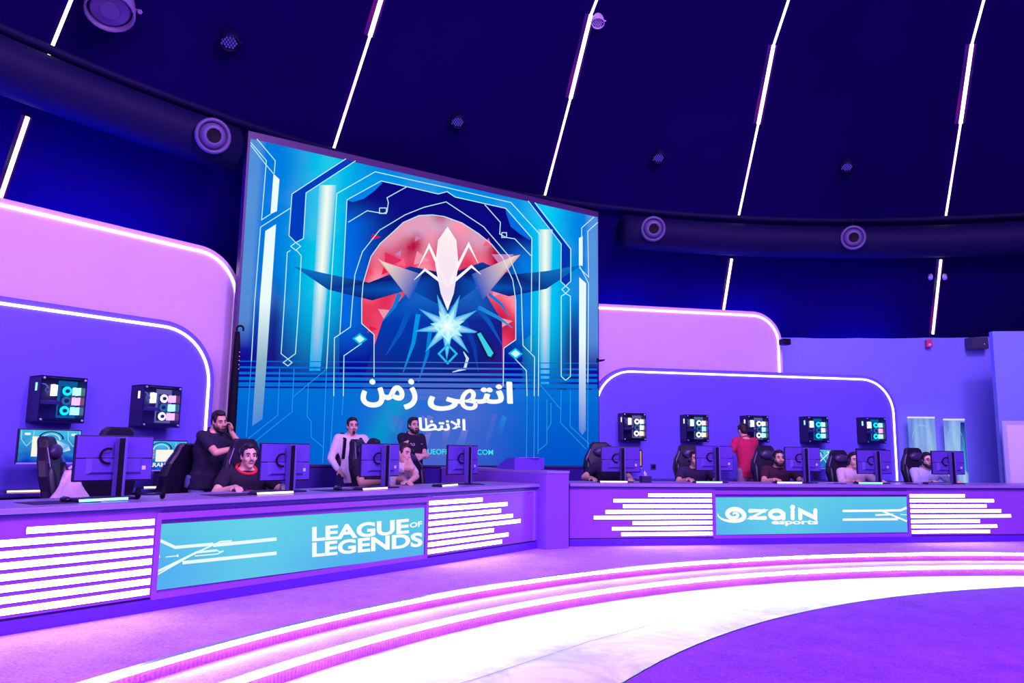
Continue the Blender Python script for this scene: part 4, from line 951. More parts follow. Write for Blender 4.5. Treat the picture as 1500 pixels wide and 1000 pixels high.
# roll-up posters by the right wall
def rollup(px0, px1, py0, t, label, seed):
    a = on_cyl(px0, py0, 13.45); b = on_cyl(px1, py0+2, 13.45); w = (b-a).length; c = (a+b)/2; rz = atan2(b.y-a.y, b.x-a.x)
    root = empty('roll_up_poster', (c.x, c.y, S), rz, label, 'poster'); H = a.z-S
    bm = BM(); box(bm, -w/2, w/2, -.012, .012, H-.03, H, bev=.003); bmo('top_rail', bm, emat('rail_glow', rgb(235, 215, 255), 1), root)  # rail made self-lit, there is no lamp in it
    bm = BM(); box(bm, -w/2-.02, w/2+.02, -.07, .07, 0, .07, bev=.01); bmo('base', bm, M_STEEL, root)
    bm = BM(); tube(bm, [(0, .03, .05), (0, .03, H-.01)], .01, 8); bmo('pole', bm, M_STEEL, root)
    A = Art(lambda x, y: Vector((-w/2+w*x, .0, .07+(H-.1)*(1-y))), Vector((0, -1, 0)), Vector((0, 0, 0)))
    def f(x, y):
        n = noise.noise(Vector((x*3+seed, y*1.6, seed)))*.6+noise.noise(Vector((x*9, y*3, seed+5)))*.3
        c = mix(rgb(70, 95, 215), rgb(165, 205, 240), .45+n+.25*gauss(x-.5, .3)); return mix(c, rgb(80, 110, 225), max(0, .5-y*2)*.5)
    A.grid([(0, 0), (1, 0), (1, 1), (0, 1)], 20, 40, f, 0)
    A.line([(.5+.36*cos(t_), .22-.15*sin(t_)) for t_ in [i*pi/14 for i in range(15)]], .015, rgb(150, 180, 240), 1)
    if seed == 2: A.poly([(.8, .02), (.99, .02), (.99, .55), (.82, .5), (.72, .3)], [rgb(20, 30, 130), rgb(20, 30, 130), rgb(30, 60, 170), rgb(70, 190, 235), rgb(80, 120, 220)], 1)
    A.done('banner', root)  # banner print made self-lit through its emission
rollup(1329, 1369, 610, 0, 'left one of two pale blue roll-up posters by the right wall', 1)
rollup(1381.5, 1413, 613, 0, 'right one of two pale blue roll-up posters, with a dark corner', 2)

# ================================================================== GAMING CHAIRS
def build_chair():
    root = empty('gaming_chair', (0, 0, 0), 0)
    bm = BM()           # seat, chair faces +Y
    loft(bm, [[(x*s_, y+o, z) for x, y in ((-.25, -.22), (.25, -.22), (.27, .22), (.2, .27), (-.2, .27), (-.27, .22))] for s_, o, z in ((.92, 0, .42), (1, 0, .45), (1, 0, .50), (.9, 0, .525))]); bmo('seat', bm, M_CHAIR, root, False)
    for sx in (-1, 1): bm = BM(); ellip(bm, (sx*.23, 0, .51), (.05, .24, .045), 12, 8); bmo('seat_bolster', bm, M_CHAIR, root, True)
    bm = BM(); out = [(-.19, .50), (-.235, .62), (-.25, .85), (-.275, .98), (-.24, 1.12), (-.165, 1.24), (-.14, 1.315), (-.10, 1.345), (.10, 1.345), (.14, 1.315), (.165, 1.24), (.24, 1.12), (.275, .98), (.25, .85), (.235, .62), (.19, .50)]
    f = lambda k, e: (lambda p: Vector((p[0]*e, -.24-(p[1]-.5)*.20+k, p[1]+(0 if e == 1 else (.9-p[1])*.04))))
    rows = [[f(k, e)(p) for p in out] for k, e in ((-.055, .90), (-.035, 1), (.02, 1), (.04, .93))]; loft(bm, rows); bk = bmo('backrest', bm, M_CHAIR, root)
    for sx in (-1, 1):
        bm = BM(); pts = [(sx*.215, -.24-(z-.5)*.2+.045, z) for z in (.6, .8, 1.0, 1.1)]; tube(bm, pts, [.03, .045, .045, .02], 10); bmo('side_wing', bm, M_CHAIR, bk, True)
        bm = BM(); tube(bm, [(sx*.236, -.24-(z-.5)*.2+.055, z) for z in (.66, .85, .98, 1.1)]+[(sx*.155, -.24-.74*.2+.03, 1.24)], .005, 6); bmo('piping', bm, mat('piping', (.35, .25, .6), .4), bk)
    bm = BM(); ellip(bm, (0, -.33, 1.20), (.125, .055, .075), 14, 9); bmo('head_pillow', bm, M_CHAIRT, root, True)
    bm = BM(); ellip(bm, (0, -.24, .68), (.15, .06, .09), 14, 9); bmo('lumbar_pillow', bm, M_CHAIRT, root, True)
    for sx in (-1, 1):
        bm = BM(); box(bm, sx*.32-.045, sx*.32+.045, -.14, .13, .70, .73, bev=.012); arm = bmo('armrest', bm, M_PLAST, root)
        bm = BM(); tube(bm, [(sx*.32, -.02, .70), (sx*.32, -.02, .46), (sx*.2, -.02, .43)], .02, 8); bmo('armrest_post', bm, M_PLAST, arm)
    bm = BM(); lathe(bm, [(.06, .38), (.05, .42)], n=12, close=True); tube(bm, [(0, 0, .12), (0, 0, .40)], [.035, .025], 12); bmo('gas_lift', bm, M_PLAST, root)
    for i in range(5):
        a = i*2*pi/5+.3; bm = BM(); tube(bm, [(0, 0, .14), (.16*cos(a), .16*sin(a), .12), (.30*cos(a), .30*sin(a), .085)], [.035, .026, .018], 8); lg = bmo('base_leg', bm, M_PLAST, root)
        bm = BM(); lathe(bm, [(.03, -.025), (.035, -.01), (.035, .01), (.03, .025)], (.30*cos(a), .30*sin(a), .036), (-sin(a), cos(a), 0), 12, close=True); bmo('caster', bm, M_BLACK, lg)
    return root
proto = build_chair(); first = [True]
def chair(x, y, az, label, sc=1.0):
    o = proto if first[0] else copy_tree(proto); first[0] = False
    o.location = (x, y, S); o.rotation_euler = (0, 0, -az); o.scale = (sc,)*3
    tagset(o, label, 'chair', 'black gaming chairs'); return o
def chair_at(L, px, py, t, daz, label, sc=1.0):
    p = L.hit(px, py, t); a_ = L.az+pi/2+radians(daz); return chair(p.x+sin(a_)*.38*sc, p.y+cos(a_)*.38*sc, a_, label, sc)

# ================================================================== PEOPLE
SKIN = mat('skin', (.78, .44, .30), .5); SKIN2 = mat('skin_light', (.86, .54, .40), .5)
HAIR = mat('hair_black', (.012, .008, .014), .6, noise_amt=.4, nscale=120); HAIR2 = mat('hair_brown', (.03, .015, .012), .6, noise_amt=.4, nscale=120)
EYEW = mat('eye_white', (.5, .42, .45), .5); EYEB = mat('eye_dark', (.01, .005, .005), .2); LIP = mat('lips', (.62, .18, .18), .5)
SHOE = mat('shoe', (.03, .02, .05), .5)
def fuse(name, bm, vox, m_, parent, smooth=3, dispn=0):
    bmesh.ops.recalc_face_normals(bm, faces=bm.faces[:]); me = bpy.data.meshes.new('t'); bm.to_mesh(me); bm.free()
    o = bpy.data.objects.new('t', me); COL.objects.link(o)
    r = o.modifiers.new('r', 'REMESH'); r.mode = 'VOXEL'; r.voxel_size = vox
    s_ = o.modifiers.new('s', 'SMOOTH'); s_.iterations = smooth; s_.factor = .5
    dg = bpy.context.evaluated_depsgraph_get(); dg.update(); me2 = bpy.data.meshes.new_from_object(o.evaluated_get(dg))
    bpy.data.objects.remove(o); me2.materials.clear()
    if dispn:
        for v in me2.vertices: v.co += v.normal*(noise.noise(v.co*55)*dispn)
    me2.name = name; return link(name, me2, m_, parent, True)
def cap(bm, a, b, ra, rb, n=12, flat0=False, flat1=False):
    a, b = Vector(a), Vector(b); d = (b-a).normalized(); R = []
    if not flat0:
        for k in (.25, .7): R.append(circ(a-d*ra*sqrt(1-k*k), d, ra*k, n))
    for k in (0, .5, 1): R.append(circ(a+(b-a)*k, d, ra+(rb-ra)*k, n))
    if not flat1:
        for k in (.7, .25): R.append(circ(b+d*rb*sqrt(1-k*k), d, rb*k, n))
    loft(bm, R)
def ik(Sh, W, l1, l2, hint):
    Sh, W, hint = Vector(Sh), Vector(W), Vector(hint); v = W-Sh; d = v.length
    if d > (l1+l2)*.99: W = Sh+v.normalized()*(l1+l2)*.99; v = W-Sh; d = v.length
    a = (l1*l1-l2*l2+d*d)/(2*d); h = sqrt(max(0, l1*l1-a*a)); u = v.normalized(); p = (hint-u*hint.dot(u)).normalized()
    return Sh+u*a+p*h, W
def hand(bm, W, d, nrm_, side, curl=.5):
    d = Vector(d).normalized(); nn = Vector(nrm_); nn = (nn-d*nn.dot(d)).normalized(); s_ = d.cross(nn)*side     # s_: towards the thumb
    def P(a, b, c): return Vector(W)+d*a+s_*b+nn*c
    loft(bm, [[P(a, w*cos(t), h*sin(t)) for t in [i*pi/5 for i in range(10)]] for a, w, h in ((-.01, .024, .019), (.02, .033, .018), (.06, .041, .016), (.088, .039, .014), (.094, .034, .010))])
    for i, (b, L1, L2, r) in enumerate(((.030, .036, .034, .0092), (.010, .040, .038, .0095), (-.011, .037, .036, .0092), (-.030, .029, .028, .008))):
        p0 = P(.078, b, 0); c1 = curl*.5; c2 = curl*1.2
        p1 = p0+(d*cos(c1)+nn*sin(c1)+s_*(.08-.05*i))*L1; p2 = p1+(d*cos(c2)+nn*sin(c2))*L2*.9
        cap(bm, p0, p1, r, r*.95, 8); cap(bm, p1, p2, r*.95, r*.8, 8)
    t0 = P(.02, .030, .003); t1 = t0+(d*.6+s_*.75+nn*.25).normalized()*.036; t2 = t1+(d*.9+s_*.3+nn*.35).normalized()*.03
    cap(bm, t0, t1, .0125, .011, 8); cap(bm, t1, t2, .011, .0085, 8)
def person(label, L, px, py, t, daz, pose, armR, armL, shirt, pants, hair=HAIR, lean=.08, hyaw=0, hpitch=0, hroll=0, beard=None, sleeve='short', belly=1.0, skin=SKIN,
           headset_on=False, glasses=False, collar=None, logo=None, straps=False, height=None, vox=.0095, hairlen=0, slouch=0):
    sit = pose == 'sit'; base = .60 if sit else .95
    target = L.hit(px, py, t); az = L.az+pi/2+radians(daz)
    HZ = .650      # head centre above pelvis
    if sit: base = target.z-S-(HZ*cos(lean))-.0; sc = 1.0
    else: sc = (target.z-S)/(.95+HZ*cos(lean))
    def T(x, y, z):          # torso point: z relative to pelvis
        k = z+slouch*0; return Vector((x, y+k*sin(lean), base+k*cos(lean)))
    head = T(0, .02, HZ)
    ca, sa = cos(-az), sin(-az)
    hx, hy = head.x*sc, head.y*sc
    rx, ry = target.x-(hx*ca-hy*sa), target.y-(hx*sa+hy*ca)
    root = empty('person', (rx, ry, S), -az, label, 'person'); root.scale = (sc,)*3
    # ---- skeleton points
    shR, shL = T(.18, -.01, .475), T(-.18, -.01, .475)
    def arm(spec, sh, side):
        W, hint, hd, hn, curl = spec; W = Vector(W)
        if spec[0][2] < 0: W.z = -W.z          # absolute height above the stage floor
        else: W = T(W.x, 0, W.z)+Vector((0, W.y, 0))
        e, W = ik(sh, W, .29, .255, hint); hd = hd or tuple((W-e).normalized()); return e, W, hd, hn, curl
    aR = arm(armR, shR, 1); aL = arm(armL, shL, -1)
    hipR, hipL = Vector((.095, 0, base-.01)), Vector((-.095, 0, base-.01))
    if sit: knees = [Vector((.15, .43, base-.02)), Vector((-.15, .43, base-.02))]; ank = [Vector((.15, .38, .09)), Vector((-.15, .38, .09))]
    else: knees = [Vector((.11, .02, .50)), Vector((-.11, .03, .50))]; ank = [Vector((.12, -.02, .085)), Vector((-.12, -.02, .085))]
    HM = Matrix.Translation(head+Vector((0, .012, 0))) @ Matrix.Rotation(-hyaw, 4, 'Z') @ Matrix.Rotation(-hpitch, 4, 'X') @ Matrix.Rotation(hroll, 4, 'Y') @ Matrix.Scale(.93, 4)
    def torso(bm, g, z0=-.10, z1=.545):
        R = []
        for z, wx, wy, yo in ((-.10, .15, .10, -.01), (-.02, .168, .115, -.01), (.10, .150, .105, 0), (.20, .155, .108, .0), (.32, .172, .118, .0), (.42, .185, .108, -.005), (.475, .172, .088, -.012), (.512, .115, .07, -.012), (.545, .062, .06, -.01)):
            if z < z0 or z > z1: continue
            b = belly if z < .4 else (1+(belly-1)*.5); wx2 = wx*b+g; wy2 = wy*b+g
            R.append([T(wx2*cos(2*pi*i/20), wy2*sin(2*pi*i/20)+yo+(.03*(belly-1)*5 if z < .3 else 0), z) for i in range(20)])
        loft(bm, R)
    # ---- body: one continuous surface
    bm = BM(); torso(bm, 0)
    cap(bm, T(0, -.01, .50), head+Vector((0, -.01, -.045)), .060, .055)
    for a, sh in ((aR, shR), (aL, shL)):
        side = 1 if sh is shR else -1; e, W, hd, hn, curl = a
        cap(bm, sh, e, .052, .041); cap(bm, e, W, .042, .027); hand(bm, W, hd, hn, -side, curl)
    for hp_, kn, an in ((hipR, knees[0], ank[0]), (hipL, knees[1], ank[1])):
        cap(bm, hp_, kn, .085, .058); cap(bm, kn, an, .055, .04); cap(bm, an+Vector((0, -.02, -.045)), an+Vector((0, .13, -.055)), .035, .028)
    def H(p): return HM @ Vector(p)
    R3 = HM.to_3x3()
    ellip(bm, H((0, -.012, .022)), (.076, .094, .106), 18, 12, R3); ellip(bm, H((0, .018, -.04)), (.062, .072, .082), 16, 10, R3); ellip(bm, H((0, .060, -.100)), (.034, .030, .026), 12, 8, R3)
    ellip(bm, H((0, .068, .030)), (.052, .024, .014), 12, 8, R3); ellip(bm, H((0, .088, -.060)), (.024, .012, .014), 10, 6, R3)
    cap(bm, H((0, .082, .022)), H((0, .110, -.026)), .0095, .0135, 8); ellip(bm, H((0, .097, -.034)), (.019, .014, .010), 10, 6, R3)
    for sx in (-1, 1):
        ellip(bm, H((sx*.078, -.006, -.010)), (.010, .020, .032), 10, 8, R3); ellip(bm, H((sx*.042, .062, -.028)), (.024, .022, .022), 10, 8, R3)
    fuse('body', bm, vox, skin, root, 2)
    # ---- face parts
    for sx in (-1, 1):
        bm = BM(); ellip(bm, H((sx*.031, .080, .006)), (.0135, .009, .0068), 12, 8, R3); ellip(bm, H((sx*.031, .088, .006)), (.0068, .004, .0064), 10, 6, R3, 1); bmo('eye', bm, [EYEW, EYEB], root, True)
        bm = BM(); tube(bm, [H((sx*.013, .092, .026)), H((sx*.031, .091, .033)), H((sx*.052, .078, .027))], [.0042, .0055, .003], 6); bmo('eyebrow', bm, hair, root, True)
    bm = BM(); ellip(bm, H((0, .099, -.062)), (.024, .007, .0085), 12, 6, R3); bmo('lips', bm, LIP, root, True)
    bm = BM()       # hair cap
    ellip(bm, H((0, -.026, .050)), (.083, .094, .090), 18, 12, R3); ellip(bm, H((0, -.050, -.005)), (.078, .064, .088+hairlen), 16, 10, R3); ellip(bm, H((0, .030, .105)), (.055, .048, .030), 14, 8, R3)
    for sx in (-1, 1): ellip(bm, H((sx*.068, .010, .025)), (.014, .030, .045+hairlen*.5), 10, 8, R3)
    fuse('hair', bm, .009, hair, root, 1, .006)
    if beard:
        bm = BM()
        if 'm' in beard: tube(bm, [H((-.034, .088, -.056)), H((-.018, .103, -.047)), H((0, .106, -.045)), H((.018, .103, -.047)), H((.034, .088, -.056))], [.003, .0065, .0065, .0065, .003], 8)
        if 'b' in beard:
            tube(bm, [H((-.074, .0, -.02)), H((-.068, .018, -.065)), H((-.048, .052, -.098)), H((0, .080, -.112)), H((.048, .052, -.098)), H((.068, .018, -.065)), H((.074, .0, -.02))], [.008, .017, .022, .026, .022, .017, .008], 10)
            ellip(bm, H((0, .087, -.090)), (.024, .014, .018), 10, 8, R3)
            for sx in (-1, 1): ellip(bm, H((sx*.045, .062, -.075)), (.02, .02, .022), 10, 8, R3)
        if 'g' in beard: ellip(bm, H((0, .085, -.098)), (.026, .022, .028), 12, 8, R3)
        fuse('beard', bm, .0075, hair, root, 1, .003)
    if glasses:
        bm = BM()
        for sx in (-1, 1): torus(bm, H((sx*.031, .103, .004)), R3 @ Vector((sx*.12, 1, 0)), .021, .0028, 18, 6); tube(bm, [H((sx*.052, .100, .006)), H((sx*.080, -.005, .004))], .0025, 6)
        tube(bm, [H((-.010, .106, .008)), H((.010, .106, .008))], .0025, 6); bmo('glasses', bm, EYEB, root)
    if headset_on:
        hr = empty('headset', (0, 0, 0)); hr.parent = root; bm = BM(); torus(bm, H((0, -.005, .02)), R3 @ Vector((0, 1, 0)), .105, .009, 26, 8, *(_ha(R3))); bmo('headband', bm, M_PLAST, hr, True)
        for sx in (-1, 1):
            bm = BM(); lathe(bm, [(.02, -.018), (.038, -.015), (.044, .0), (.036, .018), (.015, .022)], H((sx*.094, .0, -.012)), R3 @ Vector((sx, 0, 0)), 16, close=True); bmo('ear_cup', bm, M_PLAST, hr, True)
        bm = BM(); tube(bm, [H((.098, .01, -.03)), H((.085, .07, -.07)), H((.045, .105, -.075))], .003, 6); bmo('microphone', bm, M_BLACK, hr)
    # ---- clothes
    bm = BM(); torso(bm, .014, -.16, .52)
    lo2 = [T((.172*belly)*cos(2*pi*i/20), .122*belly*sin(2*pi*i/20)+.03*(belly-1)*5, -.13) for i in range(20)]; hi2 = [T((.178*belly)*cos(2*pi*i/20), .126*belly*sin(2*pi*i/20)+.03*(belly-1)*5, .05) for i in range(20)]; loft(bm, [lo2, hi2])
    for a, sh in ((aR, shR), (aL, shL)):
        e, W = a[0], a[1]; sh2 = sh+Vector((0, 0, .0))
        if sleeve == 'short': cap(bm, sh2, sh+(e-sh)*.72, .070, .062, 14, flat1=True)
        else: cap(bm, sh2, e, .068, .052, 14); cap(bm, e, e+(W-e)*(.9 if sleeve == 'long' else .45), .052, .038, 14, flat1=True)
        cap(bm, T(0, -.01, .455), sh, .078, .068, 12)
    fuse('shirt', bm, .012, shirt, root, 3, .0035)
    bm = BM(); cc = collar or shirt
    torus(bm, T(0, .004, .528), T(0, .35, 1.3)-T(0, 0, .5), .080 if not collar else .092, .010 if not collar else .015, 22, 8); bmo('collar', bm, cc, root, True)
    bm = BM()
    R = [[T(w*cos(2*pi*i/18)*belly, d*sin(2*pi*i/18)*belly-.005, z) for i in range(18)] for z, w, d in ((-.115, .165, .115), (-.02, .176, .124), (.03, .172, .120))]; loft(bm, R)
    for hp_, kn, an in ((hipR, knees[0], ank[0]), (hipL, knees[1], ank[1])): cap(bm, hp_, kn, .098, .072, 14); cap(bm, kn, an+Vector((0, 0, .01)), .070, .056, 14, flat1=True)
    fuse('trousers', bm, .016, pants, root, 3, .003)
    for an in ank:
        bm = BM(); R = [[an+Vector((w*cos(2*pi*i/14), .045+ln*sin(2*pi*i/14), z)) for i in range(14)] for z, w, ln in ((-.083, .047, .135), (-.060, .050, .138), (-.03, .043, .115), (.0, .040, .07), (.02, .042, .05))]; loft(bm, R); bmo('shoe', bm, SHOE, root, True)
    # ---- chest marks, straps
    def chest(x, z, lift=.004):
        wy = .118 if z < .4 else .108; wy = wy*(belly if z < .4 else 1+(belly-1)*.5)+.016+lift+(.03*(belly-1)*5 if z < .3 else 0); wx = .18*belly+.016
        return T(x, wy*sqrt(max(0, 1-(x/wx)**2)), z)
    if logo:
        bm = BM(); col_, marks = logo
        for pts in marks:
            tube(bm, [chest(*p) for p in pts], .0045, 6)
        bmo('chest_logo', bm, col_, root)
    if straps:
        for sx in (-1, 1):
            bm = BM(); pts = [T(sx*.10, -.09, .44), T(sx*.105, -.03, .535), chest(sx*.115, .46), chest(sx*.12, .38, .006), chest(sx*.125, .28, .006), chest(sx*.13, .2, .004)]
            rings = []
            for i, p in enumerate(pts):
                d = (pts[min(i+1, len(pts)-1)]-pts[max(i-1, 0)]).normalized(); u = Vector((1, 0, 0)); v = d.cross(u).normalized(); rings.append([p+u*.021+v*.005, p-u*.021+v*.005, p-u*.021-v*.005, p+u*.021-v*.005])
            loft(bm, rings); bmo('shoulder_strap', bm, M_BLACK, root)
    return root, base, sc
def _ha(R3):
    d = R3 @ Vector((0, 1, 0)); u, v = frame(d); up = R3 @ Vector((0, 0, 1)); a = atan2(up.dot(v), up.dot(u)); return a-1.65, a+1.65
def cloth(n, c, nz=.12): return mat(n, c, .85, noise_amt=nz, nscale=30)
NAVY = cloth('cloth_navy', (.012, .008, .045)); BLK = cloth('cloth_black', (.014, .006, .03)); WHT = cloth('cloth_white', (.85, .80, .90), .05); RED = cloth('cloth_red', (.62, .015, .10)); PNK = cloth('cloth_pink', (.85, .62, .72), .05)
PBL = cloth('cloth_pale_blue', (.62, .62, .92), .05); MAR = cloth('cloth_maroon', (.055, .006, .035)); JEAN = cloth('denim', (.16, .20, .50), .15); JEAN2 = cloth('dark_denim', (.03, .03, .14), .15); GRY = cloth('grey_trousers', (.34, .24, .42), .1); TEE2 = cloth('cloth_dark_violet', (.035, .012, .08)); REDM = cloth('red_mark', (.85, .02, .05), .02); BROWN = cloth('print_orange', (.55, .16, .10), .1)
DN = (0, 0, -1)
def A(x, y, zabs, hint, hd=None, hn=DN, curl=.5): return ((x, y, -zabs), hint, hd, hn, curl)     # absolute wrist height above the stage
dk = ZT-S+.035
deskR = A(.20, .50, dk, (.6, -.2, -.6), (-.1, 1, -.05), DN, .6); deskL = A(-.18, .50, dk, (-.6, -.2, -.6), (.15, 1, -.05), DN, .6)

person('bearded man in a navy t-shirt leaning on a chair back, cheek resting on his fist', LD, 320, 617, 1.72, -22, 'stand',
       A(.0, .42, 1.29, (.8, -.1, -.4), (-1, .25, 0), DN, .5), A(-.125, .25, 1.47, (-.5, .9, -.9), (.15, -.15, 1), (.8, -.3, 0), 1.3), NAVY, JEAN, lean=.22, hyaw=.40, hpitch=.2, hroll=.12, beard='mb', belly=1.22)
person('mustached seated player in a dark jersey with red collar', LD, 364, 668, 1.05, 12, 'sit', A(.24, .46, dk, (.6, -.3, -.5), (.1, 1, -.05), DN, .6), A(-.20, .48, dk, (-.6, -.2, -.6), (.2, 1, -.05), DN, .6), BLK, JEAN2,
       lean=.16, hyaw=.12, beard='m', skin=SKIN2, collar=REDM, logo=(REDM, [[(.10, .30), (.105, .27), (.11, .24)], [(.03, .33), (.0, .32), (-.03, .325)], [(.02, .30), (-.02, .30)]]))
person('standing man with goatee in a white shirt with dark backpack straps', LD, 516, 624, 2.0, 26, 'stand', A(.20, .20, .98, (.7, -.6, -.2), (-.3, .9, -.3)), A(-.22, .24, 1.05, (-.7, -.5, -.2), (.3, .9, 0)), WHT, JEAN2,
       lean=.02, beard='mg', sleeve='long', straps=True, skin=SKIN2)
person('seated player hidden behind a monitor, only black hair and forehead showing, below the white shirt', LD, 547, 658, 1.18, 10, 'sit', A(.10, .46, dk, (.6, -.3, -.5), (-.2, 1, -.05)), deskL, BLK, JEAN2, lean=.12, hpitch=.15, hairlen=.02)
person('standing bearded man in a black polo shirt with his arms crossed', LD, 605, 623, 2.05, 8, 'stand', A(-.07, .225, 1.16, (.9, -.2, -.6), (-1, -.15, .1), (0, -1, 0), .7), A(.06, .26, 1.11, (-.9, -.2, -.6), (1, -.3, .0), (0, -1, 0), .9), BLK, JEAN2,
       lean=.0, beard='mb', hyaw=.15, belly=1.1, skin=SKIN2, collar=None, logo=(M_STICK, [[(.125, .385), (.105, .385), (.095, .37), (.105, .355), (.125, .355)], [(.085, .385), (.065, .385), (.055, .37), (.065, .355), (.085, .355), (.085, .37)], [(-.06, .38), (-.10, .378)]]))
person('seated player in a white t-shirt leaning on the desk with a hand at his face', LD, 591, 664, .98, 2, 'sit', A(-.04, .20, dk+.34, (.3, .8, -1), (-.1, -.2, 1), (-.6, -.2, 0), .8), A(.16, .50, dk, (-.9, .3, -.1), (1, .1, 0), DN, .5), WHT, JEAN2, lean=.30, hpitch=.1, hroll=-.2, skin=SKIN2, hair=HAIR2)
person('seated player in navy behind the left-most monitor of the right desk', RD, 892, 665, 1.08, 4, 'sit', A(.32, .42, dk, (.7, -.2, -.4), (-.1, 1, -.05)), deskL, NAVY, JEAN2, lean=.10, hpitch=.2)
person('seated headset player in a dark violet t-shirt, left of the man in red', RD, 1018, 672, 1.05, 8, 'sit', deskR, deskL, TEE2, JEAN2, lean=.14, headset_on=True)
person('man in a red t-shirt standing with his back to us at the wall table', RD, 1088.5, 631, 2.15, 172, 'stand', A(.20, .32, .98, (.7, -.4, -.4), (-.2, 1, 0)), A(-.52, .18, 1.10, (-.4, -.3, -1), (-1, .3, .1)), RED, GRY, lean=.12, hpitch=.45)
person('seated bearded player in a dark red t-shirt with an orange print', RD, 1140, 671, 1.05, 8, 'sit', deskR, deskL, MAR, JEAN2, lean=.14, beard='mb', headset_on=True,
       logo=(BROWN, [[(.06, .30), (.02, .32), (-.03, .31), (-.06, .28)], [(.05, .27), (.01, .29), (-.04, .27)], [(.05, .23), (.0, .25), (-.05, .24)], [(.03, .20), (-.03, .21)]]))
person('seated player with headset in a pale pink shirt', RD, 1250, 674, 1.02, 8, 'sit', deskR, deskL, PNK, JEAN2, lean=.10, sleeve='half', headset_on=True, skin=SKIN2, hairlen=.02)
person('seated bearded player with glasses in a pale blue shirt, right-most person', RD, 1357, 674, 1.02, 8, 'sit', deskR, deskL, PBL, JEAN2, lean=.10, sleeve='long', glasses=True, beard='mb', headset_on=True, skin=SKIN2)

# chairs
chair_at(LD, 357, 700, 1.42, 0, 'gaming chair of the mustached player, leaned on by the man in navy', .94)
chair_at(LD, 270, 690, 1.98, 168, 'empty gaming chair behind the leaning man, facing the lettered poster monitor', .90)
chair_at(LD, 70, 690, 1.75, -52, 'empty gaming chair in front of the bright poster monitor at far left', .93)
chair_at(LD, 165, 690, 1.6, 175, 'gaming chair mostly hidden behind the nearest monitor', 1.0)
chair_at(LD, 525, 690, 1.55, -22, 'gaming chair in front of the white-shirted man, of the mostly hidden player', .96)
chair_at(LD, 596, 690, 1.55, 0, 'gaming chair of the player in the white t-shirt', .88)
chair_at(RD, 879, 690, 1.5, 0, 'gaming chair beside the giant screen, of the player in navy', .98)
chair_at(RD, 1009, 690, 1.5, 0, 'gaming chair of the headset player left of the man in red', .97)
chair_at(RD, 1122, 690, 1.5, 0, 'gaming chair of the player in the dark red t-shirt', .97)
chair_at(RD, 1230, 690, 1.5, 0, 'gaming chair of the player in the pale pink shirt', .93)
chair_at(RD, 1340, 690, 1.5, 0, 'gaming chair of the player in the pale blue shirt, right-most chair', .97)
# backpack on the white-shirted man's back
b = LD.hit(500, 665, 2.12); root = empty('backpack', (b.x, b.y, b.z-.22), LD.rot-.2, 'black backpack on the back of the white-shirted man', 'backpack')
bm = BM(); ellip(bm, (0, 0, .22), (.13, .09, .23), 14, 10); bmo('bag', bm, M_BLACK, root, True); bm = BM(); ellip(bm, (0, -.07, .14), (.09, .04, .11), 12, 8); bmo('pocket', bm, M_CHAIR, root, True); bm = BM(); torus(bm, (0, 0, .45), (0, 1, 0), .035, .007, 14, 6); bmo('handle', bm, M_BLACK, root)
# pale jacket over the near chair
q = LD.hit(105, 703, 1.15); root = empty('folded_jacket', (q.x, q.y, q.z-.22), LD.rot, 'pale pink jacket hanging beside the nearest monitor', 'jacket')
bm = BM(); 
rows = []
for k in range(9):
    v = k/8; w_ = .04+.16*v; rows.append([Vector((x*w_, .03*sin(x*5+k)+(.02 if s_ else 0), .30-.33*v)) for s_, xs in ((0, (-1, -.5, 0, .5, 1)), (1, (1, .5, 0, -.5, -1))) for x in xs])
loft(bm, rows); bmo('cloth', bm, cloth('jacket_cloth', (.75, .55, .7), .08), root, True)
bm = BM(); tube(bm, [(-.03, .0, .31), (0, .01, .33), (.03, 0, .31)], .012, 8); bmo('collar', bm, MATS['jacket_cloth'], root, True)

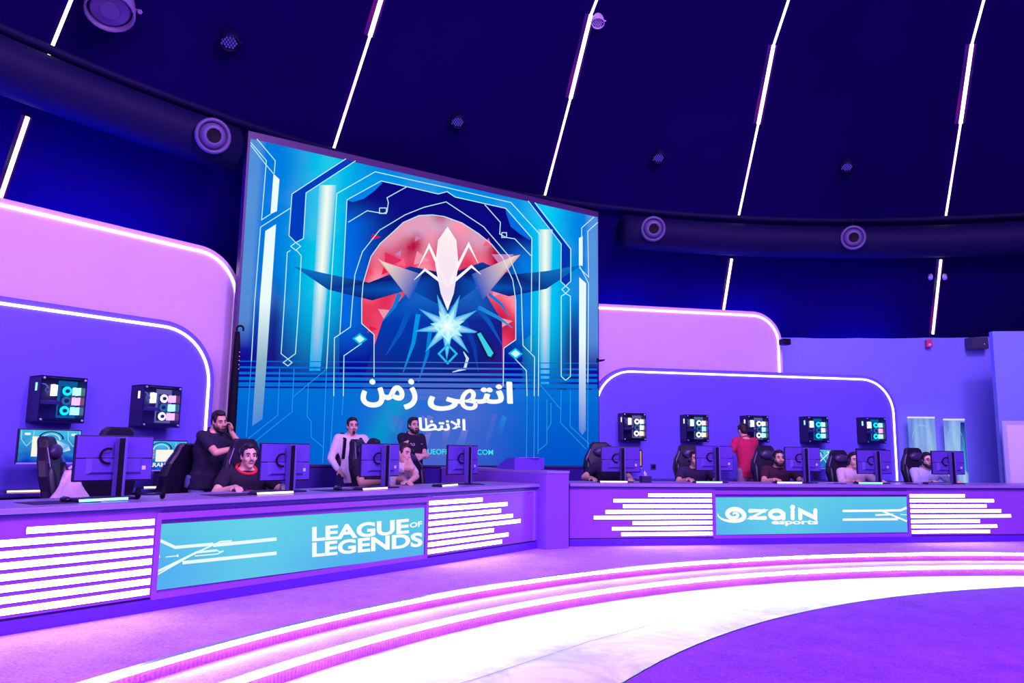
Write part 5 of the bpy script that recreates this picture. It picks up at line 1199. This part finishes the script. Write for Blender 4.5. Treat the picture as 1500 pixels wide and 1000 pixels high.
# ================================================================== LIGHTS
def area(name, loc, target, power, col, size, sy=None, spread=180):
    l = bpy.data.lights.new(name, 'AREA'); l.energy = power; l.color = col; l.size = size; l.spread = radians(spread)
    if sy: l.shape = 'RECTANGLE'; l.size_y = sy
    o = bpy.data.objects.new(name, l); COL.objects.link(o); o.location = loc
    o.rotation_euler = (Vector(target)-Vector(loc)).to_track_quat('-Z', 'Y').to_euler(); return o
def spot(name, loc, target, power, col, ang, blend=.7, r=.3):
    l = bpy.data.lights.new(name, 'SPOT'); l.energy = power; l.color = col; l.spot_size = radians(ang); l.spot_blend = blend; l.shadow_soft_size = r
    o = bpy.data.objects.new(name, l); COL.objects.link(o); o.location = loc
    o.rotation_euler = (Vector(target)-Vector(loc)).to_track_quat('-Z', 'Y').to_euler(); return o
LV = (.60, .30, 1.0)
area('key_light', (3.5, 0, 8.0), (0.5, 10.5, 1.2), 1150, LV, 4)
area('overhead_light', (5.5, 4.0, 9.6), (5.5, 5.0, 0), 620, (.50, .20, 1.0), 6)
area('front_fill_light', (-1.5, -3.0, 4.5), (2, 10, 1.5), 760, (.60, .28, 1.0), 4)  # unseen fill lamp added on the camera side
# washes on the wall panels
spot('wall_wash_left', (1.5, 4.5, 7.6), tuple(LD.P(1.6, 3, 2.9)), 1150, (.78, .40, 1.0), 52)
spot('wall_wash_right', (4.5, 6.0, 8.2), tuple(RD.P(3.2, 3, 3.1)), 1150, (.78, .40, 1.0), 55)
spot('added_wall_wash_far_right', (6.5, 5.5, 7.0), (8.2, 14.4, 2.0), 900, (.60, .38, 1.0), 50)  # unseen spot added to lighten the far right wall
# blue uplights added unseen behind the wall panels to wash the dome
for L, ss in ((LD, (-1.8, .2, 2.2)), (RD, (1.8, 4.2, 6.6, 9.0))):
    for s_ in ss:
        p = L.P(s_, 3.75, 3.4); area('added_dome_uplight', p, (p.x*.75+DC.x*.25, p.y*.75+DC.y*.25, 8.5), 120, (.0, .0, 1.0), 1.6)
w = bpy.data.worlds.new('world'); SC.world = w; w.use_nodes = True
w.node_tree.nodes['Background'].inputs[0].default_value = (.01, .0, .06, 1); w.node_tree.nodes['Background'].inputs[1].default_value = .3
